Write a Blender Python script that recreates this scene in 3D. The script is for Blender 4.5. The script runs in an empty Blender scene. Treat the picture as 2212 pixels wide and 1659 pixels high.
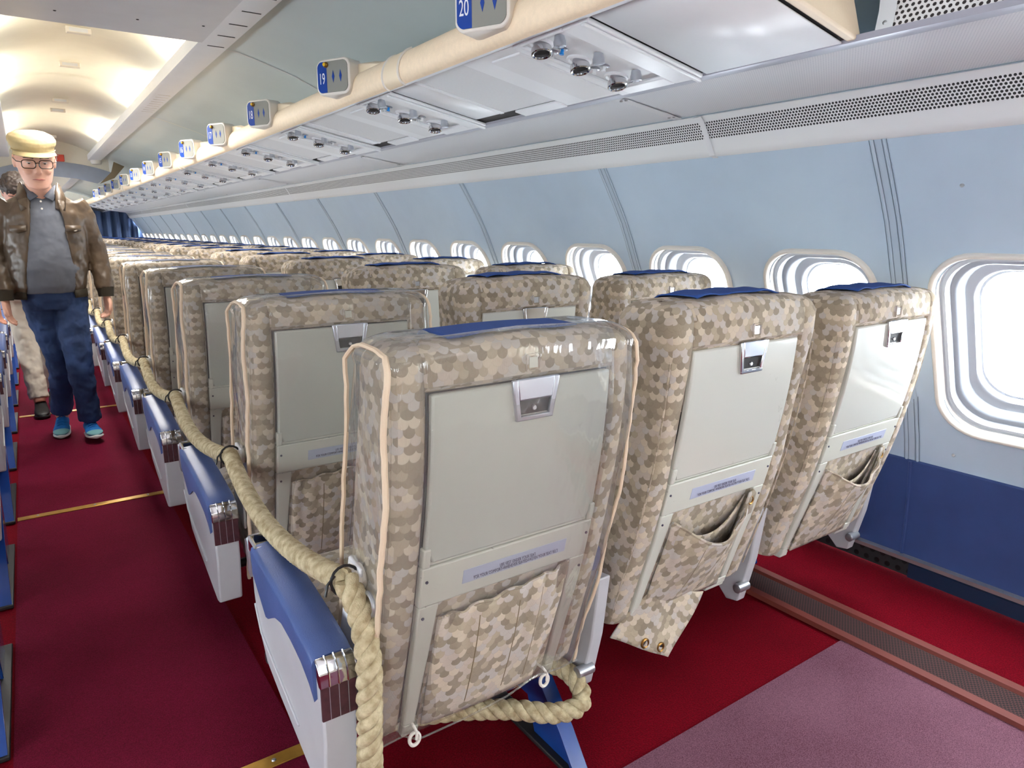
import bpy, bmesh, math, random
from mathutils import Vector, Matrix
random.seed(7)
sc = bpy.context.scene
C = sc.collection
PI = math.pi
sin, cos, sqrt = math.sin, math.cos, math.sqrt

# ------------------------------------------------------------ camera
H = 1.25
yaw = math.atan(1057/1532.6); pit = math.atan(333/1497.)
cd = bpy.data.cameras.new('camera'); cam = bpy.data.objects.new('camera', cd); C.objects.link(cam)
cam.location = (0, 0, H); cam.rotation_euler = (PI/2-pit, 0, -yaw)
cd.sensor_width = 36; cd.sensor_fit = 'HORIZONTAL'; cd.lens = 1497/2212*36
cd.clip_start = .02; cd.clip_end = 300
sc.camera = cam
# ------------------------------------------------------------ light and exposure
w = bpy.data.worlds.new('overcast_sky'); sc.world = w; w.use_nodes = True
bg = w.node_tree.nodes['Background']; bg.inputs[0].default_value = (.88, .95, 1, 1); bg.inputs[1].default_value = 22
vs = sc.view_settings
sc.display_settings.display_device = 'sRGB'
vs.view_transform = 'Standard'; vs.look = 'None'; vs.exposure = .5; vs.gamma = 1; vs.use_curve_mapping = False
TUBE_E = 42
AISLE_W = 6.5

def area(name, loc, rot, sx, sy, power, col=(1,1,1), portal=False):
    l = bpy.data.lights.new(name, 'AREA'); l.shape = 'RECTANGLE'; l.size = sx; l.size_y = sy; l.energy = power; l.color = col
    if portal: l.cycles.is_portal = True
    o = bpy.data.objects.new(name, l); o.location = loc; o.rotation_euler = rot; C.objects.link(o); return o

# ------------------------------------------------------------ node helpers
def s2l(c): return tuple((x/255/12.92 if x/255 <= .04045 else ((x/255+.055)/1.055)**2.4) for x in c)+(1,)
class NT:
    def __init__(s, name):
        s.mat = bpy.data.materials.new(name); s.mat.use_nodes = True
        s.t = s.mat.node_tree; s.b = s.t.nodes['Principled BSDF']; s.out = s.t.nodes['Material Output']
    def n(s, typ, **kw):
        x = s.t.nodes.new(typ)
        for k, v in kw.items(): setattr(x, k, v)
        return x
    def l(s, a, b): s.t.links.new(a, b)
    def m(s, op, a, b=None, c=None):
        x = s.n('ShaderNodeMath', operation=op)
        for i, v in enumerate((a, b, c)):
            if v is None: continue
            if isinstance(v, (int, float)): x.inputs[i].default_value = v
            else: s.l(v, x.inputs[i])
        return x.outputs[0]
    def uv(s):
        x = s.n('ShaderNodeUVMap'); y = s.n('ShaderNodeSeparateXYZ'); s.l(x.outputs[0], y.inputs[0]); return x.outputs[0], y.outputs[0], y.outputs[1]
    def obj(s): return s.n('ShaderNodeTexCoord').outputs['Object']
    def noise(s, vec, scale, detail=3, rough=.5, out=0):
        x = s.n('ShaderNodeTexNoise'); x.inputs['Scale'].default_value = scale; x.inputs['Detail'].default_value = detail; x.inputs['Roughness'].default_value = rough
        if vec is not None: s.l(vec, x.inputs['Vector'])
        return x.outputs[out]
    def ramp(s, fac, stops, interp='LINEAR'):
        x = s.n('ShaderNodeValToRGB'); x.color_ramp.interpolation = interp; e = x.color_ramp.elements
        while len(e) < len(stops): e.new(.5)
        for i, (p, c) in enumerate(stops): e[i].position = p; e[i].color = c
        s.l(fac, x.inputs[0]); return x.outputs[0]
    def mix(s, fac, a, b):
        x = s.n('ShaderNodeMix', data_type='RGBA')
        for i, v in ((0, fac), (6, a), (7, b)):
            if isinstance(v, (int, float, tuple)): x.inputs[i].default_value = v
            else: s.l(v, x.inputs[i])
        return x.outputs[2]
    def bump(s, h, strength=.3, dist=.002):
        x = s.n('ShaderNodeBump'); x.inputs['Strength'].default_value = strength; x.inputs['Distance'].default_value = dist
        s.l(h, x.inputs['Height']); s.l(x.outputs[0], s.b.inputs['Normal']); return x
    def set(s, **kw):
        for k, v in kw.items():
            k = {'col': 'Base Color', 'rough': 'Roughness', 'metal': 'Metallic', 'spec': 'Specular IOR Level', 'coat': 'Coat Weight', 'alpha': 'Alpha'}[k]
            if hasattr(v, 'is_linked') or isinstance(v, bpy.types.NodeSocket): s.l(v, s.b.inputs[k])
            else: s.b.inputs[k].default_value = v
        return s
def plain(name, rgb, rough=.5, metal=0, var=.06, nscale=8, bump=0, bscale=200, coat=0, spec=.5):
    a = NT(name); o = a.obj(); c = s2l(rgb)
    d = tuple(x*(1-var) for x in c[:3])+(1,); e = tuple(min(1, x*(1+var)) for x in c[:3])+(1,)
    a.set(col=a.ramp(a.noise(o, nscale), [(.3, d), (.7, e)]), rough=rough, metal=metal, coat=coat, spec=spec)
    if bump: a.bump(a.noise(o, bscale, 2), bump, .002)
    return a.mat

def fabric(name, tint=(1,1,1), cell=.0195):
    a = NT(name); uvv, u, v = a.uv()
    wob = a.n('ShaderNodeTexNoise'); wob.inputs['Scale'].default_value = 9; wob.inputs['Detail'].default_value = 2; a.l(uvv, wob.inputs['Vector'])
    sep = a.n('ShaderNodeSeparateColor'); a.l(wob.outputs['Color'], sep.inputs[0])
    u = a.m('ADD', u, a.m('MULTIPLY', a.m('SUBTRACT', sep.outputs[0], .5), .02)); v = a.m('ADD', v, a.m('MULTIPLY', a.m('SUBTRACT', sep.outputs[1], .5), .02))
    h = .72
    U = a.m('DIVIDE', u, cell); V = a.m('DIVIDE', v, -cell)          # rounded ends hang down
    r = a.m('FLOOR', a.m('DIVIDE', V, h))
    def near(row):
        off = a.m('MULTIPLY', a.m('PINGPONG', row, 1), .5)
        uu = a.m('SUBTRACT', U, off); c = a.m('ROUND', uu); return a.m('SUBTRACT', uu, c), c
    du, c0 = near(r); dv = a.m('SUBTRACT', V, a.m('MULTIPLY', r, h))
    ins = a.m('LESS_THAN', a.m('ADD', a.m('MULTIPLY', du, du), a.m('MULTIPLY', dv, dv)), .27)
    r1 = a.m('ADD', r, 1); du1, c1 = near(r1)
    def mixf(x, y): return a.m('ADD', a.m('MULTIPLY', x, ins), a.m('MULTIPLY', y, a.m('SUBTRACT', 1, ins)))
    cc = mixf(c0, c1); rr = mixf(r, r1)
    cv = a.n('ShaderNodeCombineXYZ'); a.l(cc, cv.inputs[0]); a.l(rr, cv.inputs[1])
    wn = a.n('ShaderNodeTexWhiteNoise'); a.l(cv.outputs[0], wn.inputs['Vector'])
    cl = a.noise(cv.outputs[0], .33, 2)
    key = a.m('ADD', a.m('MULTIPLY', wn.outputs[0], .92), a.m('MULTIPLY', a.m('SUBTRACT', cl, .4), .35))
    P = [(205, 190, 170), (194, 180, 167), (179, 164, 142), (190, 181, 174), (157, 143, 124), (147, 134, 116)]
    P = [s2l(tuple(min(255, x*t) for x, t in zip(c, tint))) for c in P]
    col = a.ramp(key, [(0, P[4]), (.22, P[1]), (.38, P[5]), (.50, P[0]), (.64, P[2]), (.80, P[3])], 'CONSTANT')
    lat = a.ramp(a.m('ADD', a.m('MULTIPLY', du, du), a.m('MULTIPLY', dv, dv)), [(.20, (1, 1, 1, 1)), (.262, (.86, .85, .83, 1)), (.275, (1, 1, 1, 1))])
    mm = a.n('ShaderNodeMix', data_type='RGBA', blend_type='MULTIPLY'); mm.inputs[0].default_value = 1; a.l(col, mm.inputs[6]); a.l(lat, mm.inputs[7]); col = mm.outputs[2]
    weave = a.n('ShaderNodeTexWave'); weave.inputs['Scale'].default_value = 260; a.l(uvv, weave.inputs['Vector'])
    edge = a.m('MULTIPLY', a.m('SUBTRACT', .27, a.m('ADD', a.m('MULTIPLY', du, du), a.m('MULTIPLY', dv, dv))), 1.5)
    wr = a.noise(a.obj(), 26, 3)
    hgt = a.m('ADD', a.m('ADD', a.m('MULTIPLY', weave.outputs[0], .10), a.m('MULTIPLY', wr, 2.2)), a.m('MULTIPLY', ins, .25))
    a.set(col=col, rough=.9, spec=.15)
    a.b.inputs['Sheen Weight'].default_value = .15
    a.bump(hgt, .55, .006)
    return a.mat

def carpet(name, c1, c2, scale=350):
    a = NT(name); o = a.obj()
    n1 = a.noise(o, scale, 2, .7); n2 = a.noise(o, 3, 3)
    k = a.m('ADD', a.m('MULTIPLY', n1, .75), a.m('MULTIPLY', n2, .25))
    a.set(col=a.ramp(k, [(.35, s2l(c1)), (.65, s2l(c2))]), rough=.95, spec=.1)
    a.bump(n1, .6, .004); return a.mat

def perf(name, base, hole, pitch, rad, rough=.45, rows=None):
    a = NT(name); _, u, v = a.uv()
    U = a.m('DIVIDE', u, pitch); V = a.m('DIVIDE', v, pitch*.866)
    r = a.m('FLOOR', V); uu = a.m('ADD', U, a.m('MULTIPLY', a.m('PINGPONG', r, 1), .5))
    du = a.m('SUBTRACT', a.m('FRACT', uu), .5); dv = a.m('MULTIPLY', a.m('SUBTRACT', a.m('FRACT', V), .5), .866)
    d = a.m('SQRT', a.m('ADD', a.m('MULTIPLY', du, du), a.m('MULTIPLY', dv, dv)))
    k = a.m('LESS_THAN', d, rad)
    if rows: k = a.m('MULTIPLY', k, a.m('MULTIPLY', a.m('GREATER_THAN', v, rows[0]), a.m('LESS_THAN', v, rows[1])))
    a.set(col=a.mix(k, s2l(base), s2l(hole)), rough=rough)
    a.bump(a.m('SUBTRACT', 1, k), .4, .002)
    return a.mat

def plastic():
    a = NT('clear_vinyl'); t = a.t
    tr = a.n('ShaderNodeBsdfTransparent'); tr.inputs[0].default_value = (.95, .945, .93, 1)
    gl = a.n('ShaderNodeBsdfGlossy'); gl.inputs['Roughness'].default_value = .07
    df = a.n('ShaderNodeBsdfDiffuse'); df.inputs[0].default_value = s2l((192, 190, 186))
    fr = a.n('ShaderNodeLayerWeight'); fr.inputs[0].default_value = .5
    b = a.n('ShaderNodeBump'); b.inputs['Strength'].default_value = .8; b.inputs['Distance'].default_value = .008
    mp = a.n('ShaderNodeMapping'); mp.inputs['Scale'].default_value = (9, 9, 3.2); a.l(a.obj(), mp.inputs[0])
    a.l(a.noise(mp.outputs[0], 1.6, 3, .45), b.inputs['Height'])
    a.l(b.outputs[0], gl.inputs['Normal']); a.l(b.outputs[0], fr.inputs['Normal']); fz = a.m('ADD', .035, a.m('MULTIPLY', a.m('POWER', fr.outputs['Facing'], 3), .8))
    m1 = a.n('ShaderNodeMixShader'); m1.inputs[0].default_value = .13; a.l(tr.outputs[0], m1.inputs[1]); a.l(df.outputs[0], m1.inputs[2])
    m2 = a.n('ShaderNodeMixShader'); a.l(fz, m2.inputs[0]); a.l(m1.outputs[0], m2.inputs[1]); a.l(gl.outputs[0], m2.inputs[2])
    a.l(m2.outputs[0], a.out.inputs[0]); return a.mat
def emis(name, col, e):
    a = NT(name); a.b.inputs['Base Color'].default_value = col; a.b.inputs['Emission Color'].default_value = col; a.b.inputs['Emission Strength'].default_value = e; return a.mat
def glassm():
    a = NT('acrylic_pane'); tr = a.n('ShaderNodeBsdfTransparent'); tr.inputs[0].default_value = (.97, .98, .985, 1)
    gl = a.n('ShaderNodeBsdfGlossy'); gl.inputs['Roughness'].default_value = .02
    mx = a.n('ShaderNodeMixShader'); mx.inputs[0].default_value = .06
    a.l(tr.outputs[0], mx.inputs[1]); a.l(gl.outputs[0], mx.inputs[2]); a.l(mx.outputs[0], a.out.inputs[0]); return a.mat
def ropem():
    a = NT('hemp_rope'); o = a.obj()
    a.set(col=a.ramp(a.noise(o, 60, 4), [(.3, s2l((158, 140, 108))), (.7, s2l((208, 195, 162)))]), rough=.95, spec=.1)
    a.bump(a.noise(o, 420, 2), .7, .003); return a.mat
def traym(name, rgb, rough, coat):
    a = NT(name); o = a.obj(); c = s2l(rgb)
    st = a.noise(o, 34, 5, .7); reg = a.noise(o, 5, 1)
    k = a.m('MULTIPLY', a.m('GREATER_THAN', st, .585), a.m('GREATER_THAN', reg, .60))
    a.set(col=a.mix(a.m('MULTIPLY', k, .16), c, s2l((140, 138, 122))), rough=rough, coat=coat); return a.mat
def scuffm():
    a = NT('scuffed_enamel'); o = a.obj()
    mp = a.n('ShaderNodeMapping'); mp.inputs['Scale'].default_value = (1, 1, 2.4); a.l(o, mp.inputs[0])
    k = a.m('MULTIPLY', a.m('GREATER_THAN', a.noise(mp.outputs[0], 55, 5, .7), .66), a.m('GREATER_THAN', a.noise(o, 9, 1), .56))
    a.set(col=a.mix(a.m('MULTIPLY', k, .6), s2l((200, 200, 190)), s2l((75, 62, 66))), rough=.4); return a.mat

M = dict(
    fabric=fabric('scallop_upholstery'), fabric2=fabric('scallop_upholstery_light', (1.03, 1.03, 1.03)),
    tray=traym('tray_enamel_matte', (184, 186, 178), .38, .1), trayg=traym('tray_enamel_glossy', (200, 200, 192), .16, .5),
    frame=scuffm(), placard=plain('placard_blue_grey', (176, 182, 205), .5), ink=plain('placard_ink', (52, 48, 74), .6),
    silver=plain('brushed_silver', (186, 190, 198), .28, .75), chrome=plain('chrome', (215, 215, 218), .12, 1, .02),
    dark=plain('dark_void', (34, 30, 32), .7), piping=plain('peach_piping', (216, 194, 168), .6, bump=.2),
    vinyl=plain('blue_armrest_vinyl', (72, 92, 145), .38, bump=.25, bscale=420, var=.12), cloth=plain('blue_headrest_cloth', (34, 72, 142), .85, bump=.4, bscale=500),
    panel=plain('grey_armrest_enamel', (186, 186, 191), .35), wood=plain('dark_laminate', (74, 42, 48), .4, nscale=60, var=.3),
    blue=plain('blue_leg_enamel', (22, 60, 132), .22, coat=.4, var=.15), tube=plain('black_tube', (28, 26, 28), .5),
    wall=plain('pale_blue_wall', (184, 202, 220), .5, bump=.08, bscale=500, var=.02), trim=plain('pale_blue_trim', (178, 194, 210), .4, var=.02),
    lower=plain('navy_wall_fabric', (46, 68, 122), .6, bump=.2, bscale=300, var=.08), kick=plain('dark_blue_kick', (18, 38, 66), .45),
    ivory=plain('ivory_frame', (226, 220, 212), .35, var=.015), groove=plain('grey_groove', (98, 112, 126), .6), revealm=plain('grey_reveal', (150, 155, 164), .4, var=.01), reveal2=plain('pale_reveal', (172, 176, 184), .4, var=.01), white=plain('white_plastic', (226, 227, 230), .4, var=.015),
    white2=plain('cool_white_plastic', (232, 234, 238), .3, var=.01), grey=plain('grey_ceiling_panel', (214, 216, 222), .38, var=.03),
    cream=plain('cream_plastic', (238, 220, 192), .5, var=.02, bump=.1), creamtex=plain('textured_cream_vinyl', (248, 226, 196), .6, var=.035, nscale=70, bump=.3, bscale=300),
    dome=plain('cream_dome', (240, 235, 220), .5, var=.02), side=plain('blue_grey_ceiling', (194, 207, 212), .33, var=.05, nscale=2),
    ridge=perf('fine_ridged_panel', (226, 228, 232), (196, 200, 208), .007, .2), mesh=perf('fine_mesh_panel', (226, 227, 230), (196, 198, 204), .0045, .26),
    vent=perf('vent_perforations', (226, 228, 230), (38, 40, 42), .0105, .34, rows=(.045, .108)),
    speaker=perf('speaker_perforations', (224, 221, 220), (45, 38, 38), .0125, .30),
    railm=plain('grey_metal_rail', (168, 169, 180), .35, .3), brick=plain('brick_red_strip', (112, 46, 36), .6, var=.08),
    floorvent=perf('floor_vent_perforations', (74, 38, 36), (16, 8, 8), .0095, .36, rough=.85),
    runner=carpet('maroon_carpet', (80, 10, 30), (118, 20, 50)), crimson=carpet('crimson_carpet', (84, 0, 12), (122, 0, 22), 220), mauve=carpet('mauve_carpet', (88, 50, 64), (140, 98, 114), 420),
    gold=plain('brass_strip', (186, 142, 62), .35, .7, var=.15, nscale=30), signs=plain('sign_silver', (136, 136, 130), .6, 0, var=.03), signb=plain('sign_blue', (10, 62, 152), .3), signw=plain('sign_white', (235, 235, 240), .4),
    yellow=plain('yellow_peg', (226, 184, 24), .3), bluebtn=plain('blue_button', (24, 132, 215), .3), vinylclear=plastic(), glass=glassm(), rope=ropem(),
    tie=plain('black_cable_tie', (18, 18, 20), .4), brass=plain('brass_eyelet', (150, 112, 60), .3, .9), tubeglow=emis('fluorescent_glow', (1, .93, .76, 1), TUBE_E),
    curtain=plain('navy_curtain', (60, 78, 112), .8, var=.15, nscale=3), header=plain('slate_blue_header', (150, 160, 178), .5), brown=plain('brown_panel', (128, 112, 86), .6),
    exitred=plain('exit_red', (214, 62, 44), .4), plate=plain('endwall_cream', (220, 214, 200), .6), steel=plain('riveted_steel', (178, 180, 184), .35, .8),
    blackperf=perf('black_seat_track', (40, 42, 44), (6, 6, 6), .04, .25),
    skin=plain('skin', (208, 158, 136), .5, var=.07, nscale=14), skin2=plain('skin_warm', (190, 132, 110), .5, var=.08, nscale=14), hair=plain('dark_brown_hair', (46, 34, 28), .6, bump=.8, bscale=90, var=.3),
    jacket=plain('brown_leather', (82, 66, 50), .42, var=.12, nscale=12, bump=.3, bscale=40), jrib=plain('brown_rib', (48, 40, 26), .8, bump=.5, bscale=300), shirt=plain('grey_pique', (98, 101, 110), .85, var=.08, bump=.4, bscale=600),
    jeans=plain('blue_denim', (42, 64, 106), .85, var=.3, nscale=7, bump=.35, bscale=300), khaki=plain('pale_trousers', (192, 182, 168), .85, var=.08, nscale=5, bump=.2), cap=plain('khaki_cap', (166, 148, 108), .85, bump=.3, bscale=400),
    shoe=plain('blue_knit_shoe', (16, 112, 190), .7, var=.2, nscale=40, bump=.4, bscale=300), sole=plain('white_sole', (226, 232, 230), .6), toe=plain('pale_teal_mudguard', (120, 176, 180), .6), blackshoe=plain('black_shoe', (22, 21, 22), .5),
    lip=plain('lip', (164, 88, 84), .5), spec=plain('tortoise_frame', (58, 42, 34), .25), eyew=plain('eye_white', (226, 220, 214), .3), iris=plain('dark_iris', (40, 30, 26), .2), tee=plain('dark_grey_top', (70, 74, 80), .9),
)

# ------------------------------------------------------------ mesh helpers
class MB:
    def __init__(s): s.v = []; s.f = []; s.uv = []; s.hasuv = False
    def add(s, vs, fs, uvs=None):
        o = len(s.v); s.v += [tuple(p) for p in vs]; s.f += [tuple(i+o for i in f) for f in fs]
        s.uv += list(uvs) if uvs else [(0, 0)]*len(vs)
        if uvs: s.hasuv = True
        return s
    def box(s, x0, x1, y0, y1, z0, z1):
        return s.add([(x0,y0,z0),(x1,y0,z0),(x1,y1,z0),(x0,y1,z0),(x0,y0,z1),(x1,y0,z1),(x1,y1,z1),(x0,y1,z1)],
                     [(0,3,2,1),(4,5,6,7),(0,1,5,4),(1,2,6,5),(2,3,7,6),(3,0,4,7)])
    def loft(s, rings, closed=True, cap0=True, cap1=True, loop=False):
        n = len(rings[0]); vs = [p for r in rings for p in r]; fs = []; R = len(rings)
        for i in range(R if loop else R-1):
            j2 = (i+1) % R
            for j in range(n if closed else n-1):
                k = (j+1) % n; fs.append((i*n+j, i*n+k, j2*n+k, j2*n+j))
        if closed and cap0 and not loop: fs.append(tuple(range(n))[::-1])
        if closed and cap1 and not loop: fs.append(tuple((R-1)*n+j for j in range(n)))
        return s.add(vs, fs)
    def tube(s, pts, r, n=8, caps=True, loop=False, flat=1):
        pts = [Vector(p) for p in pts]; rings = []; N = len(pts); prev = None
        for i, p in enumerate(pts):
            a = pts[(i-1) % N] if (loop or i > 0) else p; b = pts[(i+1) % N] if (loop or i < N-1) else p
            t = (b-a).normalized()
            if prev is None:
                u = t.cross(Vector((0, 0, 1)));
                if u.length < .1: u = t.cross(Vector((1, 0, 0)))
            else: u = prev - t*prev.dot(t)
            u.normalize(); prev = u; v = t.cross(u); rr = r[i] if isinstance(r, (list, tuple)) else r
            rings.append([p+u*rr*cos(2*PI*k/n)+v*rr*flat*sin(2*PI*k/n) for k in range(n)])
        return s.loft(rings, True, caps, caps, loop)
    def lathe(s, prof, c, ax=(0, 0, 1), n=20, cap=True):
        ax = Vector(ax).normalized(); u = ax.cross(Vector((0, 1, .01))).normalized(); v = ax.cross(u); c = Vector(c)
        return s.loft([[c+ax*h+(u*cos(2*PI*k/n)+v*sin(2*PI*k/n))*r for k in range(n)] for r, h in prof], True, cap, cap)
    def prism(s, poly, axis, a, b):      # poly in the two other axes, extruded a..b
        def P(p, t): return (t, p[0], p[1]) if axis == 'x' else ((p[0], t, p[1]) if axis == 'y' else (p[0], p[1], t))
        return s.loft([[P(p, a) for p in poly], [P(p, b) for p in poly]])
    def grid(s, fn, nu, nv, uvfn=None):
        vs = []; uv = []
        for i in range(nu+1):
            for j in range(nv+1):
                vs.append(fn(i/nu, j/nv)); uv.append(uvfn(i/nu, j/nv) if uvfn else (0, 0))
        fs = [(i*(nv+1)+j, (i+1)*(nv+1)+j, (i+1)*(nv+1)+j+1, i*(nv+1)+j+1) for i in range(nu) for j in range(nv)]
        return s.add(vs, fs, uv if uvfn else None)
    def extr(s, prof, y0, y1, n=1):      # profile (x,z) swept along Y, uv = (Y, arc)
        arc = [0]
        for a, b in zip(prof, prof[1:]): arc.append(arc[-1]+math.dist(a, b))
        ys = [y0+(y1-y0)*i/n for i in range(n+1)]
        vs = [(p[0], y, p[1]) for y in ys for p in prof]; uv = [(y, t) for y in ys for t in arc]; m = len(prof)
        fs = [(i*m+j, i*m+j+1, (i+1)*m+j+1, (i+1)*m+j) for i in range(n) for j in range(m-1)]
        return s.add(vs, fs, uv)
    def build(s, name, mat, parent=None, ang=35, boxuv=False, bev=0, solid=0, sub=0, recalc=True, seg=2):
        me = bpy.data.meshes.new(name); me.from_pydata(s.v, [], s.f)
        if s.hasuv:
            l = me.uv_layers.new(name='UVMap')
            for lp in me.loops: l.data[lp.index].uv = s.uv[lp.vertex_index]
        if recalc:
            bm = bmesh.new(); bm.from_mesh(me); bmesh.ops.recalc_face_normals(bm, faces=bm.faces); bm.to_mesh(me); bm.free()
        if boxuv: box_uv(me)
        me.polygons.foreach_set('use_smooth', [True]*len(me.polygons))
        if ang < 180: me.set_sharp_from_angle(angle=math.radians(ang))
        me.materials.append(M[mat] if isinstance(mat, str) else mat)
        o = bpy.data.objects.new(name, me); C.objects.link(o)
        if parent: o.parent = parent
        if solid: md = o.modifiers.new('s', 'SOLIDIFY'); md.thickness = abs(solid); md.offset = 1 if solid > 0 else -1
        if sub: md = o.modifiers.new('u', 'SUBSURF'); md.levels = sub; md.render_levels = sub
        if bev: md = o.modifiers.new('b', 'BEVEL'); md.width = bev; md.segments = seg; md.limit_method = 'ANGLE'; md.harden_normals = False
        return o
def box_uv(me):
    l = me.uv_layers[0] if me.uv_layers else me.uv_layers.new(name='UVMap')
    for p in me.polygons:
        n = p.normal; a = [abs(x) for x in n]; k = a.index(max(a))
        for li in p.loop_indices:
            c = me.vertices[me.loops[li].vertex_index].co
            l.data[li].uv = (c.y, c.z) if k == 0 else ((c.x, c.z) if k == 1 else (c.x, c.y))
def empty(name, loc, label, cat, group=None):
    o = bpy.data.objects.new(name, None); o.empty_display_size = .1; o.location = loc; C.objects.link(o)
    o['label'] = label; o['category'] = cat
    if group: o['group'] = group
    return o
def tag(o, label, cat, group=None):
    o['label'] = label; o['category'] = cat
    if group: o['group'] = group
    return o
def struct(o): o['kind'] = 'structure'; return o
def copy_tree(o, parent=None):
    c = o.copy(); C.objects.link(c)
    if parent: c.parent = parent
    for ch in list(KIDS(o)): copy_tree(ch, c)
    return c
def KIDS(o): return [x for x in C.objects if x.parent == o]
def interp(tab, t):
    if t <= tab[0][0]: return tab[0][1]
    for (a, x), (b, y) in zip(tab, tab[1:]):
        if t <= b:
            k = (t-a)/(b-a); return x+(y-x)*k
    return tab[-1][1]
def cr(tab, t):      # smooth (Catmull-Rom) table lookup
    n = len(tab)
    if t <= tab[0][0]: return tab[0][1]
    if t >= tab[-1][0]: return tab[-1][1]
    for i in range(n-1):
        if t <= tab[i+1][0]: break
    x1, y1 = tab[i]; x2, y2 = tab[i+1]
    m1 = (y2-tab[i-1][1])/(x2-tab[i-1][0]) if i > 0 else (y2-y1)/(x2-x1)
    m2 = (tab[i+2][1]-y1)/(tab[i+2][0]-x1) if i+2 < n else (y2-y1)/(x2-x1)
    h = x2-x1; k = (t-x1)/h
    return (2*k**3-3*k**2+1)*y1+(k**3-2*k**2+k)*h*m1+(-2*k**3+3*k**2)*y2+(k**3-k**2)*h*m2

# ------------------------------------------------------------ shell dimensions
Y0, Y1 = -1.6, 18.6
XC = .36                                     # cabin centre line
def mir(x): return 2*XC-x
WP = [(0, 2.556), (.2, 2.556), (.44, 2.532), (.6, 2.487), (.8, 2.42), (1.09, 2.29), (1.27, 2.21), (1.39, 2.14), (1.51, 2.066)]
def wx(z): return cr(WP, z)
PIT = .838                                   # seat row pitch
WPIT = .592                                  # window pitch
WC0 = 1.424 - 4*WPIT                         # centre of the first window
ZW = .885
NB = 33
RP = .875                                    # overhead service panel length
SEAM = [1.293, 2.335, 3.29]+[4.17+.89*i for i in range(16)]
SIGNY = [1.535, 2.515, 3.47, 4.34]+[5.22+.885*i for i in range(12)]

# floor
b = MB(); b.box(-1.9, 2.56, Y0, Y1+.4, -.06, -.004); struct(b.build('floor', 'crimson'))
b = MB(); b.box(-.175, .415, Y0, Y1, -.004, .004); tag(b.build('aisle_runner', 'runner'), 'maroon carpet runner along the aisle floor between the seat blocks', 'carpet')
b = MB(); b.box(.415, 1.945, Y0, 1.01, -.004, .003); tag(b.build('mauve_carpet', 'mauve'), 'pale mauve speckled carpet on the floor behind the last seat row', 'carpet')
for k in range(9):
    y = 1.50+2.076*k
    if k > 2: break
    o = empty('threshold_strip', (.12, y, .004), ['brass joint strip across the aisle beside the nearest grey armrest', 'brass joint strip crossing the red aisle in front of the walking man', 'brass joint strip under the black shoe of the second person'][k] if k < 3 else 'brass joint strip across the far aisle behind the walking people', 'floor strip', 'brass strips across the aisle')
    b = MB(); b.box(-.295, .295, -.02, .02, 0, .004); b.build('strip', 'gold', o, bev=.0015)
    if k < 3:
        for x in (-.22, 0, .22): q = MB(); q.lathe([(0, .0065), (.004, .0065), (.006, .004)], (x, 0, 0), n=10); q.build('screw', 'steel', o)
# floor air grille
o = empty('floor_grille', (2.035, 0, 0), 'long brick red floor grille with perforated centre between the two crimson carpets', 'floor vent')
b = MB()
for s in (-1, 1): b.extr([(s*.092, 0), (s*.090, .016), (s*.060, .016), (s*.055, .006)], Y0, Y1)
b.build('grille_frame', 'brick', o, recalc=False)
b = MB(); b.extr([(-.056, .006), (.056, .006)], Y0, Y1); b.build('perforated_plate', 'floorvent', o, recalc=False)

# walls: bay by bay, a rounded window hole in each bay
def rrect(hw, hh, r, n=8):
    pts = []
    for cx_, cy_, a0 in ((hw-r, hh-r, 0), (-(hw-r), hh-r, 90), (-(hw-r), -(hh-r), 180), (hw-r, -(hh-r), 270)):
        for i in range(n+1):
            a = math.radians(a0+90*i/n); pts.append((cx_+r*cos(a), cy_+r*sin(a)))
    return pts
def ray_rect(u, v, hw, z0, z1):             # push a direction to the bay rectangle
    zc = ZW; t = 1e9
    if u: t = min(t, hw/abs(u))
    if v > 0: t = min(t, (z1-zc)/v)
    if v < 0: t = min(t, (zc-z0)/-v)
    return (u*t, v*t)
def side_wall(name, flip):
    b = MB(); X = (lambda x: mir(x)) if flip else (lambda x: x)
    hole = rrect(.197, .285, .125)
    hw = WPIT/2
    for i in range(NB):
        yc = WC0+WPIT*i; outer = [ray_rect(u, v, hw, .44, 1.51) for u, v in hole]
        # snap nearest samples to corners
        for cu, cv in ((hw, 1.51-ZW), (-hw, 1.51-ZW), (-hw, .44-ZW), (hw, .44-ZW)):
            k = min(range(len(outer)), key=lambda q: (outer[q][0]-cu)**2+(outer[q][1]-cv)**2); outer[k] = (cu, cv)
        rings = []
        for t in (0, .12, .3, .5, .75, 1):
            rings.append([(X(wx(ZW+h[1]+(o_[1]-h[1])*t)), yc+h[0]+(o_[0]-h[0])*t, ZW+h[1]+(o_[1]-h[1])*t) for h, o_ in zip(hole, outer)])
        b.loft(rings, True, False, False)
    return struct(b.build(name, 'wall', ang=50))
side_wall('wall_right', False); side_wall('wall_left', True)
YA, YB = WC0-WPIT/2, WC0+WPIT*(NB-.5)
for nm, X in (('wall_right_lower', lambda x: x), ('wall_left_lower', mir)):
    b = MB(); b.extr([(X(wx(z)-.012), z) for z in (.075, .2, .3, .44)]+[(X(wx(.44)), .445)], YA, YB, 1); struct(b.build(nm, 'lower', recalc=False))
for nm, X in (('baseboard_right', lambda x: x), ('baseboard_left', mir)):
    b = MB(); b.extr([(X(2.528), 0), (X(2.528), .052)], YA, 1.10); b.extr([(X(2.528), .052), (X(2.535), .056), (X(2.545), .056)], YA, 1.10)
    struct(b.build(nm, 'kick', recalc=False))
b = MB()
b.extr([(2.535, .058), (2.524, .06), (2.524, .074), (2.545, .078)], YA, YB); struct(b.build('trim_1', 'steel', recalc=False))
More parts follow.
